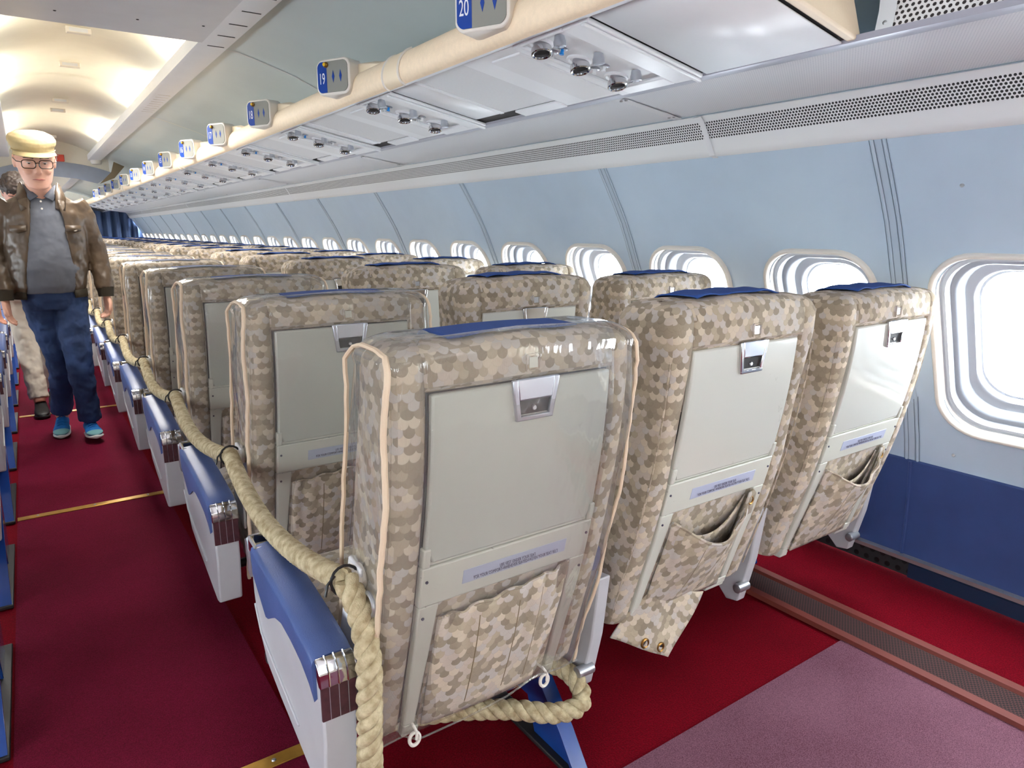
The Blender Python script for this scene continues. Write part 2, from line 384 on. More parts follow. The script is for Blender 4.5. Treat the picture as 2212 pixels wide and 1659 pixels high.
b = MB(); b.extr([(2.538, 0), (2.538, .058)], 1.10, YB); struct(b.build('baseboard_right_far', 'blackperf', recalc=False))
# vertical trims between wall panels, every second window gap
tn = 2
for k in range(-2, 15):
    y = 1.136+2*WPIT*k
    if y > 18.2: break
    b = MB()
    zs = [.44+(1.505-.44)*i/14 for i in range(15)]
    rings = []
    for z in zs:
        x = wx(z); rings.append([(x+.004, y-.024, z), (x-.006, y-.022, z), (x-.006, y-.017, z), (x-.002, y-.014, z), (x-.002, y+.014, z), (x-.006, y+.017, z), (x-.006, y+.022, z), (x+.004, y+.024, z)])
    b.loft(rings, False); so = struct(b.build('trim_%d' % tn, 'trim', recalc=False)); tn += 1
    q = MB()
    for d in (-.0265, .0245, -.0125, .0105): q.loft([[(wx(z)-.003 if abs(d) > .02 else wx(z)-.0032, y+d, z), (wx(z)-.003 if abs(d) > .02 else wx(z)-.0032, y+d+.002, z)] for z in zs], False)
    q.build('groove', 'groove', so, recalc=False)
    b = MB(); b.tube([(wx(z)-.014, y+.0, z) for z in (.078, .2, .33, .44)], .006, 6); struct(b.build('trim_%d' % tn, 'lower')); tn += 1
# rivets on the near wall panel
for y, z in ((.93, 1.37), (1.0, .50), (.62, .47)):
    b = MB(); b.lathe([(.006, 0), (.0055, .003), (.003, .004), (0, .004)], (wx(z), y, z), (-1, 0, .3), n=10); struct(b.build('trim_%d' % tn, 'steel')); tn += 1

# unseen outer skin behind the trim, added to stop daylight leaking in
for s_, X in (('right', lambda x: x), ('left', mir)):
    b = MB(); b.extr([(X(2.60), -.05), (X(2.60), .30), (X(2.57), .46)], Y0, Y1+.3); b.extr([(X(2.11), 1.46), (X(2.11), 1.60), (X(2.13), 1.70), (X(1.9), 2.0), (X(.9), 2.4), (X(XC), 2.5)], Y0, Y1+.3)
    struct(b.build('wall_%s_outer' % s_, 'white', recalc=False))
# windows
def ringpt(hw, hh, r, depth, off=(0, 0)):
    nrm = Vector((.9266, 0, .376)); vv = Vector((-.376, 0, .9266)); c = Vector((wx(ZW)-.012, 0, ZW))
    return [c+Vector((0, 1, 0))*(u+off[0])+vv*(v+off[1])+nrm*depth for u, v in rrect(hw, hh, r)]
def window_parts(root, flip):
    def fx(rings): return [[Vector((-p.x if flip else p.x, p.y, p.z)) for p in r] for r in rings]
    out = []
    b = MB(); b.loft(fx([ringpt(.218, .326, .135, .022), ringpt(.216, .324, .134, -.010), ringpt(.210, .318, .13, -.016), ringpt(.203, .311, .125, -.014), ringpt(.199, .307, .122, -.004), ringpt(.196, .303, .12, .022)]), True, False, False)
    out.append(b.build('window_frame', 'ivory', root, 60))
    b = MB(); b.loft(fx([ringpt(.197, .304, .12, .020), ringpt(.192, .299, .118, .024), ringpt(.188, .295, .117, .022), ringpt(.182, .289, .115, .024), ringpt(.176, .283, .112, .052)]), True, False, False)
    out.append(b.build('outer_reveal', 'reveal2', root, 50))
    b = MB(); b.loft(fx([ringpt(.178, .284, .112, .048), ringpt(.166, .270, .108, .050), ringpt(.160, .264, .106, .058), ringpt(.152, .256, .104, .092)]), True, False, False)
    out.append(b.build('inner_reveal', 'revealm', root, 50))
    b = MB(); b.loft(fx([ringpt(.154, .258, .104, .088), ringpt(.138, .240, .10, .094), ringpt(.132, .232, .098, .094), ringpt(.126, .226, .096, .102), ringpt(.124, .223, .095, .112), ringpt(.119, .216, .094, .114)]), True, False, False)
    out.append(b.build('pane_seal', 'reveal2', root, 50))
    b = MB(); r = fx([ringpt(.120, .217, .094, .113)])[0]; b.add(r, [tuple(range(len(r)))])
    out.append(b.build('pane', 'glass', root, recalc=False))
    return out
def window_root(n, x, y):
    o = bpy.data.objects.new('window_%d' % n, None); o.location = (x, y, 0); C.objects.link(o); o['kind'] = 'structure'; return o
wn = 1; protos = {}
for flip in (False, True):
    for i in range(NB):
        y = WC0+WPIT*i; r = window_root(wn, 2*XC if flip else 0, y); wn += 1
        if i == 0: protos[flip] = window_parts(r, flip)
        else:
            for c in protos[flip]:
                d = c.copy(); d.parent = r; C.objects.link(d)
        nx = -1 if flip else 1
        cx_ = (wx(ZW)+.12) if not flip else mir(wx(ZW)+.12)
        area('daylight_portal', (cx_, y, ZW+.04), (0, PI/2+(.35 if not flip else -.35) if not flip else -PI/2-.35, 0), .50, .30, 1, portal=True)

# window belt vents, ridged panels, rack side rails
VP = [(1.958, 1.632), (1.968, 1.640), (1.985, 1.638), (2.005, 1.612), (2.052, 1.548), (2.072, 1.515), (2.078, 1.512)]
VP = [(1.952, 1.628), (1.966, 1.634), (1.984, 1.622), (2.012, 1.578), (2.045, 1.524), (2.052, 1.510), (2.085, 1.500)]
vy = 1.72-4.73
k = 0
while vy < Y1:
    a, c = max(vy, Y0), min(vy+4.73, Y1)
    b = MB(); b.extr(VP, a+.002, c-.002, 1); o = struct(b.build('trim_%d' % tn, 'vent', ang=50, recalc=False)); tn += 1
    if k > 0:
        b = MB(); b.extr([(x-.002, z-.003) for x, z in VP], vy-.012, vy+.012); struct(b.build('trim_%d' % tn, 'white', recalc=False)); tn += 1
    vy += 4.73; k += 1
b = MB(); b.extr([(mir(x), z) for x, z in VP], Y0, Y1); struct(b.build('trim_%d' % tn, 'vent', recalc=False)); tn += 1
for s, X in ((1, lambda x: x), (-1, mir)):
    b = MB(); b.extr([(X(1.60), 1.672), (X(1.70), 1.670), (X(1.958), 1.634)], Y0, Y1); struct(b.build('trim_%d' % tn, 'ridge', recalc=False)); tn += 1
    b = MB(); b.extr([(X(1.500), 1.652), (X(1.505), 1.640), (X(1.535), 1.636), (X(1.575), 1.655), (X(1.60), 1.672)], Y0, Y1); struct(b.build('trim_%d' % tn, 'railm', recalc=False)); tn += 1
k = 0
for y in (1.80, 3.99, 6.18, 8.37, 10.56, 12.75):
    b = MB(); rp = [(1.66, 1.668), (1.70, 1.667), (1.955, 1.630)]
    b.extr(rp, y-.02, y+.02); o = struct(b.build('trim_%d' % tn, 'white', recalc=False)); tn += 1
    q = MB()
    for yy in (-.011, .011):
        for x in (1.69, 1.92): q.lathe([(.006, 0), (.004, .003), (0, .004)], (x, y+yy, interp([(1.70, 1.667), (1.955, 1.630)], x)), (.1, 0, -1), n=8)
    q.build('rivet', 'steel', o)

# ceiling: dome, rails, flat near panel, side panels
DY0, DY1 = 3.48, 9.9
b = MB()
b.extr([(XC+.46*t, 2.115+.14*(1-t*t)) for t in [i/10 for i in range(-10, 11)]], DY0-.2, DY1, 1); struct(b.build('ceiling', 'dome', ang=60, recalc=False))
for k, y in enumerate((5.72, 8.0)):
    b = MB(); b.extr([(XC+.46*t, 2.112+.14*(1-t*t)) for t in [i/10 for i in range(-10, 11)]], y-.008, y+.008, 1); struct(b.build('ceiling_joint_%d' % (k+1), 'dome', recalc=False))
b = MB(); b.box(XC-.40, XC+.40, Y0, DY0, 2.05, 2.09); struct(b.build('ceiling_near', 'grey', bev=.004))
b = MB(); b.extr([(XC+.39*t, 2.05+.15*(1-t*t)) for t in [i/10 for i in range(-10, 11)]], DY1, Y1+.4, 1); struct(b.build('ceiling_far', 'dome', ang=60, recalc=False))
q = MB()
for x, y in ((.20, 3.30), (.47, 3.25), (.70, 2.75), (.70, 3.2), (.1, 2.4), (.45, 2.35), (.70, 2.1)): q.lathe([(.006, 0), (.004, -.002), (0, -.002)], (x, y, 2.05), n=8)
struct(q.build('ceiling_screws', 'dark'))
for s, X in ((1, lambda x: x), (-1, mir)):
    for ya, yb, nm in ((Y0, DY0, 'near'), (DY0, Y1, 'far')):
        b = MB(); b.extr([(X(.735), 2.112), (X(.738), 2.056), (X(.752), 2.048), (X(.862), 2.048), (X(.868), 2.054), (X(.872), 2.085)], ya, yb); struct(b.build('ceiling_rail_%s_%s' % (nm, 'right' if s > 0 else 'left'), 'white', recalc=False))
    b = MB(); b.extr([(X(x), z) for x, z in ((.868, 2.085), (.95, 2.075), (1.044, 2.05), (1.22, 1.997), (1.336, 1.946), (1.5, 1.88), (1.7, 1.81), (1.96, 1.74), (2.12, 1.66))], Y0, Y1, 1)
    struct(b.build('ceiling_side_%s' % ('right' if s > 0 else 'left'), 'side', ang=60, recalc=False))
    for y in (3.67, 6.1, 8.5, 11., 13.4, 1.3):
        b = MB(); b.extr([(X(x), z-.004) for x, z in ((.872, 2.082), (.95, 2.075), (1.044, 2.05), (1.22, 1.997), (1.336, 1.946), (1.5, 1.86))], y-.006, y+.006, 1)
        struct(b.build('trim_%d' % tn, 'grey' if y < 5 else 'dome', recalc=False)); tn += 1
# slots in the rail (ventilation notches; light from behind painted in as ivory colour)
def slot_group(y0, n, step, mat):
    q = MB()
    for i in range(n):
        y = y0+i*step; q.box(.775, .845, y-.004, y+.004, 2.0465, 2.0475)
    return q.build('trim_slots_%s' % mat, mat)
struct(slot_group(1.9, 9, .20, 'dark')); struct(slot_group(4.9, 9, .09, 'ivory')); struct(slot_group(7.6, 8, .13, 'ivory'))
# cove tubes
for s, X in ((1, lambda x: x), (-1, mir)):
    for k, (a, c) in enumerate(((3.75, 4.3), (4.95, 6.1), (7.2, 8.6), (10.6, 12.0), (14, 15.4))):
        b = MB(); b.tube([(X(.775), a, 2.100), (X(.775), c, 2.100)], .012, 10); b.v = [(x, y, z) for x, y, z in b.v]
        o = tag(b.build('fluorescent_tube', 'tubeglow'), 'warm glowing fluorescent tube in the %s cove of the cream ceiling%s' % ('right' if s > 0 else 'left', ['', ', nearest of its row', ', middle of its row', ', past the header', ', farthest'][k]), 'lamp', 'cove lights')
# added fill lights without fixtures, behind the camera and along the aisle
area('fill_light', (XC, .6, 2.03), (0, 0, 0), .6, 2.6, AISLE_W*.35, (1, .98, .96))
area('fill_light', (XC, -.9, 1.9), (math.radians(40), 0, 0), .8, .8, AISLE_W*.9, (1, .96, .92))
for y in (5, 7.5, 12.5, 16): area('fill_light', (XC, y, 2.03), (0, 0, 0), .35, 1.6, AISLE_W*5, (1, .97, .92))

# small call lights on the dome
for k, (x, y) in enumerate(((.355, 4.36), (.36, 5.25), (.366, 6.7), (.368, 7.25), (.372, 9.25))):
    o = empty('ceiling_indicator', (x, y, 2.243), ['small cream sign box on the lit ceiling, nearest the grey panel', 'small cream sign box on the lit ceiling, second from the grey panel', 'small cream sign box on the lit ceiling, above a joint line', 'small cream sign box on the lit ceiling, just past another one', 'small cream sign box on the lit ceiling above the cap of the man'][k], 'sign box', 'small boxes on the ceiling')
    b = MB(); b.box(-.055, .055, -.02, .02, -.03, 0); b.build('housing', 'ivory', o, bev=.005)
    b = MB(); b.box(-.04, .04, -.0215, -.019, -.024, -.007); b.build('lens', 'grey', o)
# bulkhead header
def arch(x): return 2.02-.28*((x-.41)/.9)**2*.9
b = MB(); xs = [-.45+i*(1.40/20) for i in range(21)]
b.loft([[(x, 9.90, 2.25 if -.0 < x < .75 else 2.07) for x in xs], [(x, 9.90, arch(x)) for x in xs]], False); struct(b.build('trim_%d' % tn, 'dome', recalc=False)); tn += 1
b = MB(); BT = [(-.45, 1.80), (-.12, 1.787), (.1, 1.84), (.36, 1.86), (.60, 1.84), (.83, 1.787), (.966, 1.925)]
b.loft([[(x, y, z) for y, z in ((9.89, arch(x)), (9.89, interp(BT, x)), (9.93, interp(BT, x)), (9.93, arch(x)))] for x in xs+[.966]]); hd = struct(b.build('trim_%d' % tn, 'header')); tn += 1
b = MB(); b.prism([(1.002, 2.045), (1.11, 1.997), (.99, 1.857), (.83, 1.787), (.966, 1.93)], 'y', 9.86, 9.9); struct(b.build('trim_%d' % tn, 'brown')); tn += 1
def text_mesh(body, size, name, mat, parent, loc, rot, extrude=.0004, sx=1, align='CENTER'):
    cu = bpy.data.curves.new('t', 'FONT'); cu.body = body; cu.size = size; cu.extrude = extrude; cu.align_x = align; cu.align_y = 'CENTER'
    t = bpy.data.objects.new('t', cu); C.objects.link(t); bpy.context.view_layer.update()
    me = bpy.data.meshes.new_from_object(t.evaluated_get(bpy.context.evaluated_depsgraph_get())); bpy.data.objects.remove(t)
    me.name = name; me.materials.clear(); me.materials.append(M[mat]); o = bpy.data.objects.new(name, me); C.objects.link(o)
    if parent: o.parent = parent
    o.location = loc; o.rotation_euler = rot; o.scale = (sx, 1, 1); return o
e = empty('exit_sign', (.37, 9.84, 2.02), 'red exit sign with white letters on the header behind the cap', 'sign')
b = MB(); b.box(-.13, .13, -.02, .02, .0, .075); b.build('sign_plate', 'exitred', e, bev=.004)
text_mesh('EXIT', .075, 'sign_lettering', 'signw', e, (0, -.0215, .036), (PI/2, 0, 0))
e = empty('smoke_detector', (.815, 9.8, 2.05), 'small round white fixture under the far end of the ceiling rail', 'fixture')
b = MB(); b.lathe([(.06, 0), (.062, -.02), (.05, -.045), (.02, -.05), (0, -.05)], (0, 0, 0)); b.build('housing', 'ivory', e)
# far curtain, end walls
b = MB()
def cf(u, v): x = -1.55+3.85*u; return (x, 18.35+.05*sin(x*34+.6*sin(v*3))+.02*sin(x*71), .0+1.72*v)
b.grid(cf, 230, 6); tag(b.build('curtain', 'curtain', recalc=False, ang=180), 'dark blue pleated curtain closing the far end of the cabin', 'curtain')
b = MB(); b.box(-1.9, 2.7, Y1+.3, Y1+.36, 0, 2.3); struct(b.build('wall_far', 'plate'))
b = MB(); b.box(-1.9, 2.7, Y0-.06, Y0, 0, 2.3); struct(b.build('wall_near', 'plate'))

# ------------------------------------------------------------ overhead racks
XI, ZI, XO, ZO = 1.097, 1.720, 1.505, 1.643
def rz(x): return ZI+(ZO-ZI)*(x-XI)/(XO-XI)
RN = Vector((ZO-ZI, 0, -(XO-XI))).normalized()      # pointing down
if RN.z > 0: RN = -RN
YR0 = 1.293                                          # first module seam
def tubeprof():
    pts = []
    for i in range(15):
        a = math.radians(-100-160*i/14)
        pts.append((1.050+.040*cos(a)*1.0+.012*sin(a), 1.742+.052*sin(a)))
    return pts
def rack(name, flip, label):
    X = (lambda x: mir(x)) if flip else (lambda x: x)
    o = empty(name, (XC, 0, 1.7), label, 'luggage rack'); o.location = (0, 0, 0)
    b = MB(); b.extr([(X(x), z) for x, z in tubeprof()]+[(X(1.09), 1.79), (X(1.5), 1.70)], .92, Y1, 1); b.build('edge_roll', 'creamtex', o, 50, recalc=False)
    b = MB(); b.extr([(X(1.045), 1.700), (X(1.06), 1.708), (X(XI), ZI+.004), (X(XO), ZO+.004)], .92, Y1, 1); b.build('underside', 'white' if flip else 'dark', o, recalc=False)  # right side coloured dark, painting in the shade of the panel gaps
    b = MB(); b.extr([(X(1.040), 1.700), (X(1.06), 1.705), (X(XI+.009), ZI-.004)], .925, Y1, 1); b.build('edge_strip', 'white2', o, recalc=False)
    for y in ((2.13, 5.75, 9.4, 13.1) if not flip else ()):
        cp = [(X(1.052+(x-1.052)*1.07), 1.742+(z-1.742)*1.06) for x, z in tubeprof()]
        b = MB(); b.extr(cp, y-.055, y+.055); b.build('edge_clip', 'cream', o, 50, recalc=False)
        for d in (-.057, .057): b = MB(); b.tube([(x, y+d, z) for x, z in cp], .004, 6); b.build('clip_bead', 'ivory', o)
    # cream end cap
    b = MB(); b.prism([(X(1.052), 1.70), (X(XI), ZI), (X(1.505), 1.643), (X(1.525), 1.645), (X(1.475), 1.735), (X(1.40), 1.80), (X(1.07), 1.80)], 'y', .895, .92); b.build('end_cap', 'cream', o, bev=.006)
    return o
rack('luggage_rack', False, 'long overhead luggage rack with cream padded edge above the window-side seats')
rack('luggage_rack', True, 'long overhead luggage rack on the far left above the other seat block')

def service_unit():
    """one underside module, local y=0 at the seam next to the camera"""
    o = empty('service_panel', (0, YR0, 0), '', 'overhead panel', 'overhead passenger service panels')
    def P(x, y, d): return Vector((x, y, rz(x)))+RN*d
    def plate(name, x0, x1, y0, y1, d0, d1, mat, bev=.002, uv=False):
        b = MB(); b.add([P(x0,y0,d0),P(x1,y0,d0),P(x1,y1,d0),P(x0,y1,d0),P(x0,y0,d1),P(x1,y0,d1),P(x1,y1,d1),P(x0,y1,d1)], [(0,3,2,1),(4,5,6,7),(0,1,5,4),(1,2,6,5),(2,3,7,6),(3,0,4,7)])
        return b.build(name, mat, o, boxuv=uv, bev=bev)
    # frame with recess for lights: four bars
    b = MB()
    def bar(x0, x1, y0, y1, d0=0, d1=.012):
        b.add([P(x0,y0,d0),P(x1,y0,d0),P(x1,y1,d0),P(x0,y1,d0),P(x0,y0,d1),P(x1,y0,d1),P(x1,y1,d1),P(x0,y1,d1)], [(0,3,2,1),(4,5,6,7),(0,1,5,4),(1,2,6,5),(2,3,7,6),(3,0,4,7)])
    plate('recess', XI+.01, XO-.02, .095, .28, -.002, .0005, 'white')
    bar(XI+.006, XO-.008, .006, .100); bar(XI+.006, XO-.008, .275, .305); bar(XI+.006, XI+.016, .100, .275); bar(XO-.055, XO-.008, .100, .275)
    b.build('panel_frame', 'white2', o, bev=.004)
    plate('seam_rib', XI+.004, XO-.004, .012, .026, .012, .020, 'white2', .003)
    plate('hatch', XI+.040, XO-.030, .318, .455, .002, .010, 'white', .003)
    plate('hatch_surround', XI+.006, XO-.008, .305, .56, 0, .004, 'white2')
    plate('mesh_panel', XI+.004, XO-.06, .56, RP-.03, 0, .003, 'mesh', .001, True)
    plate('outer_lip', XO-.055, XO-.008, .56, RP-.085, 0, .008, 'white2')
    plate('back_lip', XI+.004, XO-.06, RP-.028, RP-.006, 0, .006, 'white2')
    for i, x in enumerate((1.135, 1.262, 1.395)):
        c = P(x, .225, 0); tilt = (RN+Vector((.10, -.28, 0))).normalized()
        b = MB(); b.lathe([(.033, .0), (.034, .006), (.029, .008), (.024, .004)], c, RN, 22); b.build('lamp_bezel', 'white', o)
        b = MB(); b.lathe([(.018, .0), (.021, .012), (.026, .018), (.027, .032), (.024, .034), (.020, .032), (.018, .020)], c, tilt, 26, False)
        l = b.build('reading_light', 'chrome', o); q = MB(); q.lathe([(.0185, .0245), (.0, .0245)], c, tilt, 20, False); q.build('lamp_opening', 'dark', l, recalc=False)
        c = P(x+.0, .150, 0); tl = (RN+Vector((.25, -.05, 0))).normalized()
        b = MB(); b.lathe([(.012, 0), (.014, .010), (.0155, .014), (.0155, .026), (.012, .027), (.011, .018)], c, tl, 20, False); l = b.build('air_nozzle', 'silver', o)
        q = MB(); q.lathe([(.0112, .0195), (0, .0195)], c, tl, 16, False); q.build('nozzle_opening', 'dark', l, recalc=False)
    for x, y, mt in ((1.19, .245, 'white2'), (1.19, .205, 'bluebtn'), (1.326, .235, 'white2'), (1.326, .197, 'white2')):
        c = P(x, y, 0); b = MB(); b.lathe([(.014, 0), (.0145, .003), (.012, .0045), (.004, .0045)], c, RN, 18); r = b.build('button_ring', 'silver', o)
        q = MB(); q.lathe([(.0045, .004), (.0045, .013), (.006, .014), (.006, .017), (0, .017)], c, RN, 12); q.build('call_button', mt, r)
    return o
su = service_unit()
NM = 17
def ordn(k): return ['nearest', 'second nearest', 'third nearest', 'fourth nearest', 'fifth nearest', 'sixth nearest', 'seventh nearest', 'eighth nearest', 'ninth nearest', 'tenth nearest', 'eleventh nearest', 'twelfth nearest', 'thirteenth nearest', 'fourteenth nearest', 'fifteenth nearest', 'sixteenth nearest', 'seventeenth nearest', 'eighteenth nearest', 'nineteenth nearest', 'twentieth nearest', 'farthest'][k]
for k in range(NM):
    o = su if k == 0 else copy_tree(su)
    o.location = (0, SEAM[k], 0)
    g_ = SEAM[k+1]-SEAM[k]-RP
    if g_ > .03:
        b = MB(); b.extr([(XI+.006, rz(XI+.006)-.003), (XO-.06, rz(XO-.06)-.003)], SEAM[k]+RP, SEAM[k+1]-.004)
        tag(b.build('filler_panel', 'white', recalc=False, solid=.003), 'plain white filler strip behind the %s overhead service panel' % ordn(k), 'overhead panel', 'filler strips between service panels')
    o['label'] = '%s white overhead service panel with reading lights and air nozzles under the rack' % ordn(k)
b = MB(); P0 = [(XI+.006, rz(XI+.006)-.004), (XO-.008, rz(XO-.008)-.004)]
b.extr(P0, .925, YR0-.004); o = tag(b.build('blank_panel', 'white', recalc=False, solid=.003), 'plain white overhead panel between the nearest service panel and the cream rack end', 'overhead panel')
# perforated panel aft of the rack
e = empty('speaker_panel', (1.55, .88, 1.66), 'perforated white panel with dark holes and a screw at the top right', 'perforated panel')
e.location = (0, 0, 0)
b = MB(); b.extr([(1.535, 1.650), (1.546, 1.70), (1.546, 1.84)], Y0, .845); b.build('perforated_face', 'speaker', e, recalc=False)
b = MB(); b.extr([(1.532, 1.648), (1.543, 1.70), (1.543, 1.84)], .838, .875); b.build('end_strip', 'white', e, recalc=False)
b = MB(); b.lathe([(.006, 0), (.006, .003), (.003, .005), (0, .005)], (1.541, .857, 1.672), (-1, 0, -.2), n=12); b.build('screw', 'steel', e)

# row number signs
def row_sign(num, k, parts=True):
    y = SIGNY[k]
    o = empty('row_sign', (.985, y, 1.775), 'rounded row marker reading %d on the cream rack edge%s' % (num, ', partly cut off at the top' if k == 0 else ', %s of its row' % ordn(k)), 'row sign', 'row number signs on the rack edge')
    o.rotation_euler = (0, 0, 0)
    # the sign faces the aisle and a little aft
    R = Matrix.Rotation(math.radians(-90+26), 4, 'Z')
    def T(p): return R @ Vector(p)
    def slab(hw, hh, r, y0, y1, cx=0, cz=0):
        pr = []
        for u, v in rrect(hw, hh, r, 5):
            # barrel shaped outline
            pr.append((u*(1-.10*(v/hh)**2)+cx, v*(1+.06*(1-(u/hw)**2))+cz))
        b = MB(); b.loft([[T((u, y0, v)) for u, v in pr], [T((u, y1, v)) for u, v in pr]]); return b
    slab(.080, .058, .022, -.024, .05, .0, .0).build('housing', 'ivory', o, bev=.004)
    b = slab(.072, .050, .016, -.0265, -.024); b.build('silver_face', 'signs', o)
    bl = MB(); pr = [(u, v) for u, v in rrect(.072, .050, .016, 5)]; pr = [(u*(1-.10*(v/.05)**2), v*(1+.06*(1-(u/.072)**2))) for u, v in pr if u < -.024]
    # clip polygon at u=-.026
    left = sorted([p for p in pr], key=lambda p: math.atan2(p[1], p[0]+.05))
    poly = [(-.026, -.051), (-.026, .051)]+sorted([p for p in pr if p[1] > 0], key=lambda p: (-p[0], p[1]))+sorted([p for p in pr if p[1] <= 0], key=lambda p: (p[0], p[1]))
    bl.loft([[T((u, -.0272, v)) for u, v in poly], [T((u, -.0262, v)) for u, v in poly]]); bl.build('blue_field', 'signb', o)
    t = text_mesh(str(num), .052, 'row_number', 'signw', o, T((-.048, -.0274, -.006)), (PI/2, 0, math.radians(-64)), .0003, .56)
    for cx_ in (.004, .038):
        d = MB(); d.loft([[T((cx_+u, yy, v)) for u, v in ((0, -.020), (.006, 0), (0, .020), (-.006, 0))] for yy in (-.0272, -.0262)]); d.build('seat_arrow', 'signb', o)
    kb = MB(); kb.lathe([(.009, -.004), (.010, .006), (.006, .010), (0, .011)], T((-.026, -.026, .040)), T((0, -1, 0)), 12); kn = kb.build('lamp_peg', 'brass', o)
    kb = MB(); kb.lathe([(.006, .0), (.006, .013), (0, .014)], T((-.026, -.026, .040)), T((0, -1, 0)), 12); kb.build('peg_centre', 'yellow', kn)
    # fairing trailing along the tube
    f = MB(); f.loft([[T((u, .0, v)) for u, v in rrect(.076, .052, .02, 4)], [T((u*.9, .06, v*.95)) for u, v in rrect(.076, .052, .02, 4)], [Vector((.075, -.10, .0))+T((u*.6, 0, v*.85)) for u, v in rrect(.076, .05, .02, 4)], [Vector((.085, -.24, -.012))+T((u*.3, 0, v*.6)) for u, v in rrect(.076, .05, .02, 4)]]); f.build('fairing', 'cream', o, bev=.004)
    return o
for k in range(13): row_sign(20-k, k)

# ------------------------------------------------------------ seats
# all numbers below: y measured on row one, z above the floor; seat root sits at y 1.2
OY = 1.2
YR = [(.27, 1.105), (.40, 1.065), (.55, 1.018), (.68, .985), (.85, .952), (1.0, .938), (1.06, .942)]
def yr(z): return cr(YR, z)
TH = [(.27, .15), (.5, .18), (.8, .19), (1.0, .165), (1.06, .15)]
def th(z): return cr(TH, z)
TOPZ = 0
def section(z, inset=0, rec=.013, rw=.384, grow=0, hw=.248):
    """outline of the backrest at height z, recess in the rear face for tray and frame"""
    a, c = yr(z)-OY-grow+inset, yr(z)+th(z)-OY+grow-inset
    W = hw+grow-inset
    rr, rf = .028+grow*.5, .036
    pts = []
    pts += [(0, a+rec), (rw/2, a+rec), (rw/2+.004, a+.004), (rw/2+.010, a)]
    for cx_, cy_, r, a0 in ((W-rr, a+rr, rr, -90), (W-rf, c-rf, rf, 0)):
        for i in range(7):
            t = math.radians(a0+90*i/6); pts.append((cx_+r*cos(t), cy_+r*sin(t)))
    L = [(-x, y) for x, y in reversed(pts[1:])]
    return [(x, y, z) for x, y in pts+L]
def back_mesh(puff, ex=0):
    rings = []; zs = [.285, .30, .33]+[.36+.04*i for i in range(17)]
    zs = sorted(set([round(z, 3) for z in zs if z < 1.0]+[.998]))
    for z in zs:
        rings.append((z, 0, .013))
    rings.append((1.002, 0, .012)); rings.append((1.010, 0, 0)); rings.append((1.034+ex, 0, 0))
    out = [section(z, .006 if z < .29 else 0, rc, grow=(puff*(.5+.5*sin((z-.3)*9)) if z > .7 else puff*.3)) for z, i, rc in rings]
    R = .034
    for k in range(1, 7):
        t = PI/2*k/6; ins = R*(1-cos(t)); z = 1.034+ex+R*sin(t)
        out.append([(x, y, z+.0) for x, y, _ in section(1.03, ins, 0, grow=puff*.5)])
    for ins, dz in ((.046, .0015), (.066, .002)):
        out.append([(x, y, 1.034+ex+R+dz) for x, y, _ in section(1.03, ins, 0, grow=puff*.5)])
    # crown: raise the middle of the top
    o2 = []
    for r in out:
        o2.append([(x, y, z+(.012*(1-(x/.25)**2)*max(0, min(1, (z-1.012)/.03)))) for x, y, z in r])
    b = MB(); b.loft(o2, True, True, False)
    n = len(o2[-1]); base = len(b.v)-n       # close the top with strips across the depth
    m = n//2
    for i in range(1, m):
        j = (n-i) % n; j2 = (n-i-1)
        if i < m-0 and i != j2: b.f.append((base+i, base+i+1 if i+1 <= m else base+i, base+j2, base+j))
    b.f.append((base, base+1, base+n-1))
    return b
def cover_mesh():
    out = []
    zs = [.275]+[.31+.05*i for i in range(15)]
    for z in [z for z in zs if z < 1.0]+[1.034]: out.append(section(z, 0, 0, grow=.011+.003*sin(z*23)))
    R = .042
    for k in range(1, 7):
        t = PI/2*k/6; ins = R*(1-cos(t)); z = 1.036+R*sin(t)
        out.append([(x, y, z+.012*(1-(x/.26)**2)) for x, y, _ in section(1.03, ins, 0, grow=.012)])
    b = MB(); b.loft([[p for p in r] for r in out], True, False, False)
    n = len(out[-1]); base = len(b.v)-n; m = n//2
    for i in range(1, m): b.f.append((base+i, base+i+1, base+n-i-1, base+n-i))
    b.f.append((base, base+1, base+n-1))
    # leave the front open below the shoulders
    keep = []
    for f in b.f:
        c = [sum(b.v[i][q] for i in f)/len(f) for q in range(3)]
        if c[2] < .9 and c[1] > yr(max(.28, min(1, c[2])))+th(max(.28, min(1, c[2])))-OY-.03: continue
        keep.append(f)
    b.f = keep; return b
def rear_plate(x0, x1, z0, z1, d0, d1, nx=4, nz=6, xw=None):
    """slab following the rear surface; d = distance out of it (towards the aisle behind)"""
    b = MB()
    def P(u, v, d):
        z = z0+(z1-z0)*v; a, c = (x0, x1) if xw is None else xw(z); return (a+(c-a)*u, yr(z)-OY-d, z)
    o = 0
    g = {}
    for s, d in ((0, d0), (1, d1)):
        for i in range(nx+1):
            for j in range(nz+1): g[(s, i, j)] = len(b.v); b.v.append(P(i/nx, j/nz, d)); b.uv.append((0, 0))
    for i in range(nx):
        for j in range(nz):
            b.f.append((g[1,i,j], g[1,i+1,j], g[1,i+1,j+1], g[1,i,j+1])); b.f.append((g[0,i,j], g[0,i,j+1], g[0,i+1,j+1], g[0,i+1,j]))
    for i in range(nx):
        b.f.append((g[0,i,0], g[0,i+1,0], g[1,i+1,0], g[1,i,0])); b.f.append((g[0,i,nz], g[1,i,nz], g[1,i+1,nz], g[0,i+1,nz]))
    for j in range(nz):
        b.f.append((g[0,0,j], g[1,0,j], g[1,0,j+1], g[0,0,j+1])); b.f.append((g[0,nx,j], g[0,nx,j+1], g[1,nx,j+1], g[1,nx,j]))
    return b

